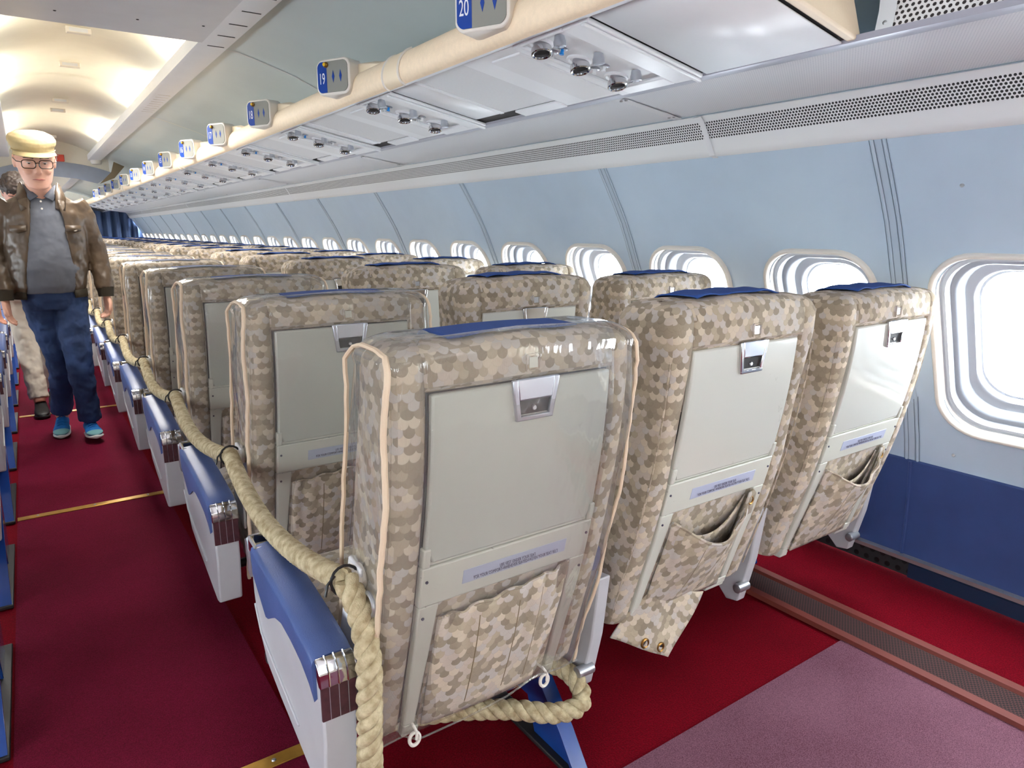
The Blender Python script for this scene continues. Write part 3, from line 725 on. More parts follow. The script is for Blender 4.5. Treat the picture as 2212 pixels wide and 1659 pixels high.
TXT = {}
def placard_text(parent):
    if 'a' not in TXT:
        g = []
        for i, (s, z) in enumerate((('LIFE VEST UNDER YOUR SEAT', .644), ('FOR YOUR COMFORT-WHENEVER SEATED-FASTEN YOUR SEAT BELT', .635))):
            sl = math.atan2(-(yr(z+.02)-yr(z-.02)), .04)
            o = text_mesh(s, .0082, 'placard_lettering', 'ink', parent, (.012, yr(z)-OY-.0105, z), (PI/2-0+sl*-1, 0, 0), .0002, .76)
            g.append(o)
        TXT['a'] = g
    else:
        for o in TXT['a']:
            c = o.copy(); c.parent = parent; C.objects.link(c)

def arm_poly(kind='full'):
    # (y, z) outline seen from the side
    P = [(1.052, .505), (1.052, .36), (1.072, .228), (1.10, .222), (1.33, .290), (1.43, .325), (1.475, .390), (1.492, .47), (1.492, .575), (1.36, .565)]
    return [(y-OY, z) for y, z in P]
def make_arm(parent, x, wdt, side, ashtray=True):
    """aisle end bay: grey panel, blue pad, ashtray, chrome nose"""
    x0, x1 = x-wdt/2, x+wdt/2
    def dropz(y): return interp([(1.04, .498), (1.10, .523), (1.22, .545), (1.492, .578)], y)
    b = MB(); P = [(1.054, .50), (1.054, .36), (1.074, .230), (1.10, .224), (1.33, .290), (1.42, .322), (1.470, .385), (1.488, .46), (1.490, .560), (1.30, .535), (1.12, .505)]
    b.prism([(y-OY, z) for y, z in P], 'x', x0+.003, x1-.003); root = b.build('armrest', 'panel', parent, bev=.005)
    # raised lip line on the side panel
    sx = x0+.002 if side < 0 else x1-.002
    b = MB(); b.tube([(sx, y-OY, z) for y, z in ((1.475, .44), (1.44, .385), (1.34, .352), (1.20, .308))], .0035, 6); b.build('panel_rib', 'panel', root)
    # blue pad with skirt
    rings = []
    ys = [1.075, 1.10, 1.14, 1.20, 1.255, 1.26, 1.30, 1.355, 1.375, 1.42, 1.458]
    low = [(1.075, .440), (1.10, .462), (1.16, .492), (1.255, .502), (1.29, .498), (1.355, .462), (1.375, .457), (1.458, .520)]
    for y in ys:
        t = dropz(y)+.010; l = interp(low, y); r = .012
        rings.append([(x0-.003, y-OY, l), (x0-.004, y-OY, t-r), (x0-.001, y-OY, t-r*.3), (x0+.008, y-OY, t), (x-.0, y-OY, t+.003), (x1-.008, y-OY, t), (x1+.001, y-OY, t-r*.3), (x1+.004, y-OY, t-r), (x1+.003, y-OY, l), (x1-.003, y-OY, l+.004), (x, y-OY, t-.02), (x0+.003, y-OY, l+.004)])
    b = MB(); b.loft(rings); b.build('armrest_pad', 'vinyl', root, 50)
    # ribbed chrome nose at the rear and laminate patch
    b = MB(); pr = [(1.072, .525), (1.060, .520), (1.049, .505), (1.047, .478), (1.056, .478), (1.072, .50)]
    b.prism([(y-OY, z) for y, z in pr], 'x', x0, x1); ch = b.build('nose_cap', 'chrome', root, bev=.002)
    for i in range(3):
        xx = x0+(i+1)*(x1-x0)/4; b = MB(); b.tube([(xx, 1.070-OY, .527), (xx, 1.060-OY, .522), (xx, 1.0475-OY, .506), (xx, 1.0455-OY, .480)], .0016, 5); b.build('cap_rib', 'chrome', ch)
    b = MB(); b.box(x0+.002, x1-.002, 1.050-OY, 1.056-OY, .412, .478); wl = b.build('laminate_patch', 'wood', root, bev=.001)
    for i in range(3):
        xx = x0+(i+1)*(x1-x0)/4; q = MB(); q.box(xx-.0006, xx+.0006, 1.0492-OY, 1.051-OY, .413, .477); q.build('patch_groove', 'silver', wl)
    if ashtray:
        z = .584; b = MB()
        o_ = [(x+u, 1.475-OY-.0+v-.0) for u, v in rrect(wdt/2-.002, .034, .008, 4)]
        b.loft([[(px, py, z-.028+(py+.02-.275)*.1) for px, py in o_], [(px, py, z+(py-.275)*.1) for px, py in o_], [(x+(px-x)*.86, .275+(py-.275)*.86, z+.003+(py-.275)*.1) for px, py in o_], [(x+(px-x)*.74, .275+(py-.275)*.78, z+.001+(py-.275)*.1) for px, py in o_], [(x+(px-x)*.66, .275+(py-.275)*.70, z-.014) for px, py in o_]])
        b.build('ashtray', 'chrome', root, 30)
        b = MB(); b.prism([(1.505-OY, .586), (1.527-OY, .575), (1.522-OY, .50), (1.500-OY, .49)], 'x', x0+.001, x1-.001); b.build('front_cap', 'silver', root, bev=.003)
    return root
def make_mid_arm(parent, x, wdt=.048):
    b = MB(); b.prism([(y-OY, z) for y, z in ((1.12, .49), (1.14, .44), (1.50, .50), (1.52, .54), (1.50, .562), (1.12, .525))], 'x', x-wdt/2, x+wdt/2); r = b.build('armrest', 'vinyl', parent, bev=.008)
    b = MB(); b.prism([(y-OY, z) for y, z in ((1.08, .47), (1.10, .31), (1.135, .158), (1.175, .150), (1.27, .24), (1.30, .44))], 'x', x-.018, x+.018); b.build('support_panel', 'panel', r, bev=.004)
    b = MB(); b.lathe([(.014, -.024), (.014, .022), (.010, .024), (.004, .024)], (x-.022, 1.12-OY, .215), (-1, 0, 0), 16); b.build('pivot_bolt', 'steel', r)
    return r

def make_seat(kind, side=1, row0=False):
    """kind: aisle / middle / window; side -1 mirrors the arm to the other block"""
    o = empty('passenger_seat', (0, 0, 0), '', 'airline seat')
    puff = .020 if kind == 'middle' else (.010 if kind == 'window' else 0)
    ex = {'middle': .026, 'window': .010}.get(kind, 0); bk = back_mesh(puff, ex).build('backrest', 'fabric' if kind != 'window' else 'fabric2', o, 50, boxuv=True)
    # sewn seam lines
    for s in (-1, 1):
        b = MB(); b.tube([(s*(.246+puff*.4), yr(z)-OY+.020-puff, z) for z in [.32+.06*i for i in range(12)]], .0022, 5); b.build('seam', 'fabric', bk, boxuv=True)
    b = MB(); b.tube([(-.238+.476*i/16, yr(1.04)-OY-.000+.0035-puff*.5, 1.043+.012*(1-(i/8-1)**2)) for i in range(17)], .0024, 5); b.build('seam', 'fabric', bk, boxuv=True)
    # button hole square above the tray
    b = MB(); q = []
    for hw_, d in ((.0155, -.001), (.0155, .003), (.012, .0035), (.0095, -.002)):
        q.append([(.012+u, yr(1.028)-OY-d-puff*.6, 1.029+v) for u, v in rrect(hw_, hw_, .003, 2)])
    b.loft(q, True, False, False); hb = b.build('button_hole', 'fabric', bk, 30, boxuv=True)
    b = MB(); b.box(.003, .021, yr(1.03)-OY-.001-puff*.6, yr(1.03)-OY+.004, 1.020, 1.038); b.build('tray_button', 'silver' if kind != 'aisle' else 'frame', hb)
    # dark backing inside the recess
    rear_plate(-.190, .190, .30, 1.0, -.0128, -.0118, 2, 8).build('back_shell', 'dark', o)
    # tray table
    tw = lambda z: (-.186, .186)
    tr = rear_plate(0, 0, .690, .998, -.012, .004, 6, 10, lambda z: ((-.186, .186) if z > .712 else (-.170, .172))).build('tray_table', 'tray' if kind == 'aisle' else 'trayg', o, 40, bev=.004)
    # latch: trapezoid frame, flap, dark pocket
    def tz(w0, w1, z0, z1, d0, d1, mat, name, par, bev=.0015, cx=.012):
        b = MB()
        pts = [(cx-w1, z1), (cx+w1, z1), (cx+w0, z0), (cx-w0, z0)]
        b.loft([[(x, yr(z)-OY-d0, z) for x, z in pts], [(x, yr(z)-OY-d1, z) for x, z in pts]]); return b.build(name, mat, par, bev=bev)
    la = MB()
    def bar(p, q, wd, d0=.003, d1=.011):
        (xa, za), (xb, zb) = p, q; L = math.hypot(xb-xa, zb-za); nx_, nz_ = -(zb-za)/L*wd/2, (xb-xa)/L*wd/2
        pts = [(xa+nx_, za+nz_), (xb+nx_, zb+nz_), (xb-nx_, zb-nz_), (xa-nx_, za-nz_)]
        la.loft([[(x, yr(z)-OY-d0, z) for x, z in pts], [(x, yr(z)-OY-d1, z) for x, z in pts]])
    bar((.012-.045, 1.004), (.012-.034, .934), .010); bar((.012+.045, 1.004), (.012+.034, .934), .010); bar((.012-.039, .934), (.012+.039, .934), .009)
    lt = la.build('tray_latch', 'silver' if kind == 'aisle' else 'chrome', tr, bev=.002)
    tz(.032, .041, .940, 1.0, .0035, .0045, 'dark', 'latch_pocket', lt, 0)
    tz(.036, .041, .966, 1.005, .005, .011, 'silver' if kind == 'aisle' else 'chrome', 'latch_handle', lt, .003)
    q = MB(); q.lathe([(.005, 0), (.004, .003), (0, .003)], (.012, yr(.95)-OY-.0045, .950), (0, -1, 0), n=10); q.build('latch_screw', 'steel', lt)
    # white frame: crossbar + two arms
    def fw(z): return (-.190, .190)
    fr = MB()
    for part in (rear_plate(-.190, .190, .600, .684, -.014, .006, 6, 3), rear_plate(-.190, .190, .684, .694, -.014, .001, 4, 1)):
        fr.add(part.v, part.f)
    for s in (-1, 1):
        def aw(z, s=s):
            k = max(0, min(1, (.6-z)/.3)); inn = .150+.012*k; out = .190-.004*k
            fl = .012*max(0, 1-(.6-z)/.025) if z < .6 else 0
            return (-out, -inn+fl) if s < 0 else (inn-fl, out)
        pl = rear_plate(0, 0, .300, .600, -.018, .006, 2, 12, aw); fr.add(pl.v, pl.f)
        # curled foot of the frame arm
        hk = rear_plate(0, 0, .278, .300, -.018, .006, 2, 2, lambda z, s=s: ((-.186, -.162+.0) if s < 0 else (.150, .186))); fr.add(hk.v, hk.f)
        hb2 = rear_plate(s*.186, s*.110, .268, .286, -.018, .004, 3, 2) if s > 0 else rear_plate(-.186, -.150, .268, .286, -.018, .004, 3, 2); fr.add(hb2.v, hb2.f)
        # hinge ear
        er = rear_plate(s*.190, s*.176, .684, .722, -.012, .007, 1, 2); fr.add(er.v, er.f)
    fro = fr.build('tray_frame', 'frame', o, 40, bev=.003)
    for s in (-1, 1):
        for z in (.655, .575):
            q = MB(); q.lathe([(.003, 0), (.003, .0015), (0, .0015)], (s*.180, yr(z)-OY-.006, z), (0, -1, 0), n=8); q.build('frame_rivet', 'ink', fro)
    pc = rear_plate(-.106, .130, .626, .656, .0055, .0068, 4, 1).build('placard', 'placard', fro, bev=.0006)
    if side > 0: placard_text(fro)
    # fabric panel behind the pocket
    rear_plate(-.152, .152, .285, .602, -.008, .000, 6, 8).build('pocket_lining', 'fabric', o, boxuv=True)
    # pocket
    b = MB()
    if kind == 'aisle':
        def pf(u, v):
            x = -.146+.292*u; top = .562+.030*u+.004*sin(u*27); z = .288+(top-.288)*v
            pl = .0035*sin(u*38+2*sin(u*7))*v; bulge = .020*sin(PI*min(1, max(0, u)))**.6*(.35+.65*sin(PI*min(1, v*.8+.1)))
            return (x, yr(z)-OY-.003-bulge-pl, z)
        b.grid(pf, 60, 16)
    else:
        sag = .095 if kind == 'middle' else .08
        def pf(u, v):
            x = -.146+.292*u; top = .572+.022*u-sag*sin(PI*u**1.15)**1.0; z = .285+(top-.285)*v
            bulge = .056*sin(PI*u)**.8*(v**1.1)+.010*sin(PI*v)*sin(PI*u); pl = .004*sin(u*33+3*sin(u*6)+2*v)*v
            return (x, yr(z)-OY-.003-bulge-pl, z)
        b.grid(pf, 56, 16)
    pk = b.build('seat_pocket', 'fabric' if kind != 'window' else 'fabric2', o, 180, boxuv=True, solid=.004, recalc=False)
    if kind != 'aisle':
        b = MB()
        def inner(u, v):
            x = -.140+.26*u; top = .555+.03*u-.055*sin(PI*u); z = .34+(top-.34)*v
            return (x, yr(z)-OY-.003-.026*sin(PI*u)*v, z)
        b.grid(inner, 24, 8); b.build('inner_pocket', 'fabric', pk, 180, boxuv=True, solid=.003, recalc=False)
        b = MB(); b.tube([tuple(Vector(pf(u, 1))+Vector((0, -.002, 0))) for u in [i/30 for i in range(31)]], .0042, 6); b.build('pocket_hem', 'fabric', pk, boxuv=True)
        b = MB(); b.add([(.105, yr(.57)-OY-.016, .530), (.148, yr(.57)-OY-.010, .530), (.148, yr(.60)-OY-.012, .588), (.138, yr(.6)-OY-.014, .598), (.115, yr(.6)-OY-.016, .596), (.105, yr(.6)-OY-.018, .580)], [(0, 1, 2, 3, 4, 5)])
        tb = b.build('snap_tab', 'fabric', pk, solid=.003, boxuv=True)
        b = MB(); b.tube([(.127+.010*cos(a), yr(.575)-OY-.0205, .572+.010*sin(a)) for a in [2*PI*i/18 for i in range(18)]], .0032, 6, loop=True); b.build('eyelet', 'brass', tb)
    else:
        b = MB(); b.tube([tuple(Vector(pf(u, 1))+Vector((0, -.002, 0))) for u in [i/40 for i in range(41)]], .0035, 6); b.build('pocket_hem', 'fabric', pk, boxuv=True)
    for u in ((.36, .62) if kind != 'aisle' else (.30, .60, .80)):
        b = MB(); b.tube([tuple(Vector(pf(u-.015*v, v))+Vector((0, -.0035, 0))) for v in [.1+i*.08 for i in range(12)] if v < .97], .0016, 5); b.build('pleat', 'brown', pk)
    # cushion
    b = MB(); rings = []
    for y, zt, zb in ((1.18, .425, .31), (1.19, .44, .30), (1.30, .438, .30), (1.50, .452, .30), (1.60, .450, .305), (1.635, .435, .32), (1.65, .40, .345)):
        W = .243; r = .03; rings.append([(-W, y-OY, zb+.01), (-W-.003, y-OY, (zt+zb)/2), (-W, y-OY, zt-r), (-W+.01, y-OY, zt-.008), (-W+.035, y-OY, zt), (0, y-OY, zt+.004), (W-.035, y-OY, zt), (W-.01, y-OY, zt-.008), (W, y-OY, zt-r), (W+.003, y-OY, (zt+zb)/2), (W, y-OY, zb+.01), (W-.02, y-OY, zb), (-W+.02, y-OY, zb)])
    b.loft(rings); b.build('seat_cushion', 'fabric', o, 50, boxuv=True)
    # frame tubes, belt line and legs
    b = MB(); b.tube([(-.33, .02, .265), (.33, .02, .265)], .014, 10); b.build('cross_tube', 'tube', o)
    b = MB(); b.tube([(-.33, .33, .262), (.33, .33, .262)], .014, 10); b.build('cross_tube', 'tube', o)
    # headrest cloth draped over the top
    b = MB(); cx0, cx1 = (-.150, .150)
    if kind == 'aisle': cx0, cx1 = -.140, .135
    def hc(u, v):
        x = cx0+(cx1-cx0)*u+.010*v*(1 if kind == 'aisle' else -.6)
        y = yr(1.06)-OY+.028+.135*v-.006*sin(u*9+1)*(1-v)
        d_ = max(0, min(.034, y-(yr(1.03)-OY), (yr(1.03)+th(1.03)-OY)-y)); zt = 1.034+ex+.034*sqrt(max(0, 1-(1-d_/.034)**2))+.012*(1-(x/.25)**2)+.0035+puff*.05
        drop = max(0, y-(yr(1.06)+th(1.06)-OY-.035)); z = zt
        z += (.0022*sin(u*17+v*5)+(.0035 if v < .12 else 0)*sin(u*11))*(0 if kind == 'aisle' else 1)
        return (x, y, z)
    b.grid(hc, 28, 14); b.build('headrest_cloth', 'cloth', o, 180, solid=.003, recalc=False)
    # side pivot disc
    if kind == 'aisle':
        s = -side
        b = MB(); b.lathe([(.024, -.01), (.026, .006), (.022, .012), (.017, .013), (.015, .008)], (s*.262, 1.10-OY, .640), (s, 0, 0), 24); pd = b.build('recline_pivot', 'ivory', o)
        b = MB(); b.tube([(s*.276, 1.10-OY+.017*cos(a), .640+.017*sin(a)) for a in [2*PI*i/22 for i in range(22)]], .0028, 6, loop=True); b.build('pivot_ring', 'chrome', pd)
        b = MB(); b.prism([(1.075-OY, .665), (1.125-OY, .672), (1.20-OY, .47), (1.10-OY, .42)], 'x', s*.262-.004, s*.262+.004); b.build('side_bracket', 'white', o, bev=.003)
        make_arm(o, -side*.323, .068, -side)
    if kind == 'aisle' and side > 0: make_mid_arm(o, .325)
    if kind == 'middle': make_mid_arm(o, .322)
    if kind == 'window': make_mid_arm(o, .285, .036)
    # clear vinyl cover with peach piping
    if kind == 'aisle':
        cv = cover_mesh().build('vinyl_cover', 'vinylclear', o, 60, recalc=True)
        for s in (-1, 1):
            path = [(s*.262, yr(z)-OY+.006, z) for z in [.262]+[.30+.06*i for i in range(12)]+[1.005]]
            zc = [(1.042, .004), (1.062, .018), (1.069, .050), (1.069, .115), (1.062, .152), (1.040, .166)]
            path += [(s*(.259 if z < 1.05 else .251), yr(1.03)-OY+d, z-.001) for z, d in zc]
            path += [(s*.259, yr(z)+th(z)-OY-.004, z) for z in (.97, .88, .78, .68, .58, .50, .42)]
            sm = []
            for i in range(len(path)-1):
                a_, b_ = Vector(path[i]), Vector(path[i+1])
                for t in range(3): sm.append(a_.lerp(b_, t/3)+Vector((s*.002*sin(i*1.7+t), .003*sin(i*1.3), 0)))
            sm.append(Vector(path[-1]))
            b = MB(); b.tube(sm, .0052, 6, flat=.7); b.build('cover_piping', 'piping', cv)
        b = MB(); pts = [(-.255, yr(.27)-OY-.012, .272), (-.19, yr(.27)-OY-.020, .285), (-.16, yr(.27)-OY-.026, .268), (-.06, yr(.28)-OY-.034, .278), (.04, yr(.29)-OY-.036, .290), (.11, yr(.31)-OY-.034, .312), (.15, yr(.30)-OY-.026, .298), (.20, yr(.28)-OY-.018, .282), (.258, yr(.27)-OY-.010, .275)]
        b.tube(pts, .0022, 6); b.build('cover_hem', 'vinylclear', cv)
        for x in (-.168, .152):
            b = MB(); b.tube([(x+.011*cos(a), yr(.272)-OY-.024, .272+.014*sin(a)) for a in [2*PI*i/18 for i in range(18)]], .0038, 6, loop=True); b.build('washer_eyelet', 'ivory', cv)
            b = MB(); b.tube([(x, yr(.29)-OY-.010, .302), (x+.001, yr(.29)-OY-.028, .294), (x, yr(.28)-OY-.030, .276)], .003, 6); b.build('hook', 'ivory', cv)
    # blue leg below the outer side
    if kind == 'aisle':
        lx = .235 if side > 0 else .335
        b = MB(); b.prism([(y-OY, z) for y, z in ((1.045, .012), (1.10, .085), (1.185, .175), (1.30, .262), (1.60, .262), (1.56, .012), (1.40, .012), (1.38, .10), (1.25, .10), (1.22, .012))], 'x', lx-.006, lx+.006)
        lg = b.build('leg', 'blue', o, bev=.002)
        b = MB(); rr = []
        for y, z in ((1.035, .010), (1.045, .022), (1.10, .095), (1.185, .188), (1.30, .272)):
            rr.append([(lx-.020, y-OY, z), (lx+.020, y-OY, z), (lx+.020, y-OY+.010, z-.006), (lx-.020, y-OY+.010, z-.006)])
        b.loft(rr); b.build('leg_flange', 'blue', lg, bev=.001)
        b = MB(); b.box(lx-.024, lx+.024, 1.03-OY, 1.60-OY, .0, .013); b.build('leg_shoe', 'tube', lg, bev=.003)
    if kind == 'window':
        b = MB(); b.prism([(y-OY, z) for y, z in ((1.42, .012), (1.46, .262), (1.62, .262), (1.60, .012))], 'x', .16, .172); b.build('leg', 'blue', o, bev=.002)
    if kind == 'middle' and row0:
        b = MB()
        A, B_, C_, D = Vector((-.245, -.10, .255)), Vector((-.075, -.145, .158)), Vector((.075, -.115, .290)), Vector((-.14, -.12, .36))
        def fl(u, v):
            p = A.lerp(B_, u).lerp(D.lerp(C_, u), v); p.y += .006*sin(u*8+v*4); return tuple(p)
        b.grid(fl, 14, 14); fp = b.build('loose_flap', 'fabric', o, 180, boxuv=True, solid=.004, recalc=False)
        for u in (.48, .78):
            c = Vector(fl(u, .10))+Vector((0, -.004, 0)); q = MB(); q.tube([(c.x+.011*cos(a), c.y, c.z+.011*sin(a)) for a in [2*PI*i/18 for i in range(18)]], .0036, 6, loop=True); q.build('eyelet', 'brass', fp)
            q = MB(); q.lathe([(.010, 0), (0, 0)], c, (0, -1, 0), 14, False); q.build('eyelet_hole', 'dark', fp, recalc=False)
    return o

NR = 20
XS = {'aisle': .680, 'middle': 1.328, 'window': 1.972}
YO = {'aisle': 0, 'middle': .040, 'window': .045}
ROWN = ['front-of-photo row', 'second row', 'third row', 'fourth row', 'fifth row', 'sixth row', 'seventh row', 'eighth row', 'ninth row', 'tenth row', 'eleventh row', 'twelfth row', 'thirteenth row', 'fourteenth row', 'fifteenth row', 'sixteenth row', 'seventeenth row', 'eighteenth row', 'nineteenth row', 'farthest row']
DESC = {'aisle': 'patterned beige airline seat under clear vinyl beside the rope, %s of the right block',
        'middle': 'patterned beige middle airline seat with blue headrest cloth, %s of the right block',
        'window': 'patterned beige airline seat next to the windows with blue headrest cloth, %s'}
for kind in ('aisle', 'middle', 'window'):
    proto = make_seat(kind)
    first = make_seat(kind, row0=True) if kind == 'middle' else None
    used = False
    for k in range(NR):
        if k == 0 and first: o = first
        elif not used: o = proto; used = True
        else: o = copy_tree(proto)
        o.location = (XS[kind], OY+PIT*k+YO[kind]+(random.uniform(-.008, .008) if k > 1 else 0), 0)
        o['label'] = DESC[kind] % ROWN[k]
        if kind == 'middle' and k == 0: o['label'] = 'patterned beige middle airline seat with a loose flap and two brass eyelets below it'
        o['group'] = {'aisle': 'vinyl covered aisle seats', 'middle': 'middle seats of the right block', 'window': 'seats beside the windows'}[kind]
lp = make_seat('aisle', side=-1)
for k in range(1, NR):
    o = lp if k == 1 else copy_tree(lp)
    o.location = (-.540, OY+PIT*k, 0)
    o['label'] = 'airline seat with grey end panel across the aisle, left edge of photo, %s' % ROWN[k]
    o['group'] = 'aisle seats of the left block'

# ------------------------------------------------------------ rope
def rope_path():
    P = []
    pv = lambda k: Vector((.392, 1.085+PIT*k, .648))
    rr = random.Random(3)
    for k in range(16, 0, -1):
        a, c = pv(k), pv(k-1); sag = .050 if k > 1 else .055
        n = 26 if k < 4 else 14
        for i in range(n):
            t = i/n; p = a.lerp(c, t); p.z -= sag*4*t*(1-t)*(.9+.2*rr.random()*0); p.x -= .018*sin(PI*t); P.append(p)
    P.append(pv(0))
    return P
def smooth_path(ctrl, n=12):
    out = []; c = [Vector(p) for p in ctrl]; c = [c[0]*2-c[1]]+c+[c[-1]*2-c[-2]]
    for i in range(1, len(c)-2):
        for j in range(n):
            t = j/n; p0, p1, p2, p3 = c[i-1:i+3]
            out.append(.5*((2*p1)+(-p0+p2)*t+(2*p0-5*p1+4*p2-p3)*t*t+(-p0+3*p1-3*p2+p3)*t**3))
    out.append(c[-2]); return out
def strands(b, path, R, r, pitch, nstr=3, n=7, step=.004):
    # resample
    res = [path[0]]; acc = 0
    for a, c in zip(path, path[1:]):
        L = (c-a).length
        while acc+L >= step:
            t = (step-acc)/L; a = a.lerp(c, t); res.append(a.copy()); L = (c-a).length; acc = 0
        acc += L
    prev = None; fr = []
    for i, p in enumerate(res):
        t = (res[min(i+1, len(res)-1)]-res[max(i-1, 0)]).normalized()
        u = (t.cross(Vector((0, .3, 1))) if prev is None else prev-t*prev.dot(t)).normalized(); prev = u
        fr.append((p, u, t.cross(u)))
    for s in range(nstr):
        pts = []
        for i, (p, u, v) in enumerate(fr):
            a = 2*PI*(i*step/pitch+s/nstr); pts.append(p+u*R*cos(a)+v*R*sin(a))
        b.tube(pts, r, n)
e = empty('barrier_rope', (.392, 1.085, .648), 'thick beige hemp rope tied along the aisle seats and looped round the blue leg', 'rope')
e.location = (0, 0, 0)
main = rope_path()
cut = len(main)-26*2-8
b = MB(); strands(b, main[:cut+1], .010, .0125, .085, 3, 6, .018); b.build('far_rope', 'rope', e, 60)
b = MB(); strands(b, main[cut:], .0095, .0125, .036, 4, 8, .0035); b.build('near_rope', 'rope', e, 60)
dn = smooth_path([(.392, 1.085, .648), (.403, 1.055, .60), (.402, 1.022, .53), (.396, 1.012, .44), (.393, 1.015, .33), (.40, 1.03, .20), (.41, 1.09, .10), (.46, 1.26, .045), (.55, 1.36, .09), (.66, 1.26, .150), (.78, 1.16, .170), (.87, 1.090, .165), (.940, 1.080, .165), (.962, 1.12, .190), (.950, 1.18, .205), (.90, 1.23, .20)], 12)
b = MB(); strands(b, dn, .0115, .0125, .085, 3, 9, .004); b.build('hanging_rope', 'rope', e, 60)
for k in range(12):
    c = Vector((.392, 1.085+PIT*k, .648)); q = MB()
    q.tube([c+Vector((.026*cos(a), .004*sin(a), .026*sin(a))) for a in [2*PI*i/16 for i in range(16)]], .0028, 6, loop=True)
    q.tube([c+Vector((-.020, -.004, .016)), c+Vector((-.034, -.006, .004)), c+Vector((-.040, -.008, -.016))], .0026, 5)
    q.build('cable_tie', 'tie', e)
e2 = tag(None or bpy.data.objects.new('metal_washer', None), 'loose steel ring hanging at the rope knot on the nearest seat', 'ring'); C.objects.link(e2)
b = MB(); b.tube([(.418, 1.045+.020*cos(a), .612+.020*sin(a)) for a in [2*PI*i/24 for i in range(24)]], .004, 8, loop=True); b.build('ring', 'steel', e2)

# ------------------------------------------------------------ people
def ell(b, rings, n=24, rot=None, org=None):
    """rings of (x, y, z, rx, ry); optional rotation about org"""
    out = []
    for x, y, z, rx, ry in rings:
        r = [Vector((x+rx*cos(2*PI*k/n), y+ry*sin(2*PI*k/n), z)) for k in range(n)]
        if rot: r = [org + rot @ p for p in r]
        out.append(r)
    return b.loft(out)
def blob(b, c, r, n=14, rot=None, org=None):
    rings = []
    for i in range(1, 10):
        t = PI*i/10; rings.append((c[0], c[1], c[2]-r[2]*cos(t), r[0]*sin(t), r[1]*sin(t)))
    return ell(b, rings, n, rot, org)
def rem(o, vox, smooth=4, disp=0, dscale=.08):
    m = o.modifiers.new('r', 'REMESH'); m.mode = 'VOXEL'; m.voxel_size = vox; m.use_smooth_shade = True
    if smooth: s = o.modifiers.new('s', 'SMOOTH'); s.iterations = smooth; s.factor = .5
    if disp:
        t = bpy.data.textures.new('folds', 'CLOUDS'); t.noise_scale = dscale; t.noise_depth = 2
        d = o.modifiers.new('d', 'DISPLACE'); d.texture = t; d.strength = disp; d.mid_level = .5; d.texture_coords = 'LOCAL'
    return o
def dense(pts, n=6):
    P = smooth_path([p[:3] for p in pts], n); R = []
    for i in range(len(pts)-1):
        for j in range(n): R.append(pts[i][3]+(pts[i+1][3]-pts[i][3])*j/n)
    R.append(pts[-1][3]); return P, R
def limb(b, pts, n=14, flat=1): P, R = dense(pts); b.tube(P, R, n, flat=flat)
def hand(b, wrist, down, across, curl, side):
    """wrist point, direction along the hand, direction thumb -> little finger"""
    d = Vector(down).normalized(); a = Vector(across); a = (a-d*a.dot(d)).normalized(); nrm = d.cross(a)*side
    W = Vector(wrist)
    b.loft([[W+d*t+a*w*cos(2*PI*k/12)+nrm*h*sin(2*PI*k/12) for k in range(12)] for t, w, h in ((-.03, .026, .020), (0, .028, .019), (.03, .038, .017), (.065, .042, .015), (.088, .039, .012))])
    for i, L in enumerate((.068, .076, .070, .055)):
        p = W+d*.082+a*(-.030+.020*i); pts = [p-d*.02]; dirn = d.copy(); r = [.0095]
        for s, seg in enumerate((.45, .32, .23)):
            pts.append(p.copy()); r.append(.0092-.0006*s)
            dirn = (dirn*cos(curl)+nrm*sin(curl)*(1 if True else 0)).normalized() if s else (d*cos(curl*.6)+nrm*sin(curl*.6)).normalized()
            p = p+dirn*L*seg
        pts.append(p); r.append(.0068); b.tube(pts, r, 8)
    p0 = W+d*.022-a*.026; b.tube([p0, p0+d*.025-a*.018+nrm*.006, p0+d*.052-a*.024+nrm*.014, p0+d*.074-a*.022+nrm*.020], [.013, .0115, .010, .0075], 8)
def head(b, org, rot, S):
    R = [(0, -.066, -.118, .020, .018), (0, -.054, -.108, .042, .040), (0, -.032, -.085, .058, .062), (0, -.012, -.05, .069, .082), (0, 0, -.015, .074, .092), (0, .004, .02, .077, .097), (0, .008, .06, .076, .098), (0, .010, .09, .066, .086), (0, .010, .11, .045, .06), (0, .010, .12, .02, .028)]
    r2 = rot @ Matrix.Scale(S, 3) if False else rot*S
    ell(b, R, 28, r2, org)
    b.loft([[org + r2 @ Vector((w*cos(2*PI*k/8), y+h*sin(2*PI*k/8), z)) for k in range(8)] for z, y, w, h in ((.022, -.088, .007, .010), (.0, -.096, .009, .012), (-.020, -.103, .014, .014), (-.034, -.100, .016, .012), (-.040, -.090, .012, .010))])
    for s in (-1, 1):
        blob(b, (s*.080, .012, -.004), (.008, .019, .033), 10, r2, org)
        blob(b, (s*.034, -.070, -.030), (.024, .020, .018), 10, r2, org)
    blob(b, (0, -.088, -.066), (.024, .010, .012), 10, r2, org)
    return r2
def face(root, org, r2):
    for s in (-1, 1):
        b = MB(); blob(b, (s*.031, -.0835, .010), (.0115, .0078, .0034), 12, r2, org); ey = b.build('eye', 'eyew', root)
        b = MB(); blob(b, (s*.031, -.0900, .0065), (.0046, .003, .0028), 10, r2, org); b.build('iris', 'iris', ey)
        b = MB(); b.tube([org + r2 @ Vector(p) for p in ((s*.012, -.0965, .030), (s*.028, -.0960, .035), (s*.050, -.082, .030))], [.003, .0034, .002], 6); b.build('eyebrow', 'hair', root)
    b = MB(); b.tube([org + r2 @ Vector(p) for p in ((-.025, -.088, -.067), (-.010, -.0985, -.064), (0, -.0995, -.0655), (.010, -.0985, -.064), (.025, -.088, -.067))], [.0015, .0042, .0045, .0042, .0015], 8, flat=.7); b.build('mouth', 'lip', root)
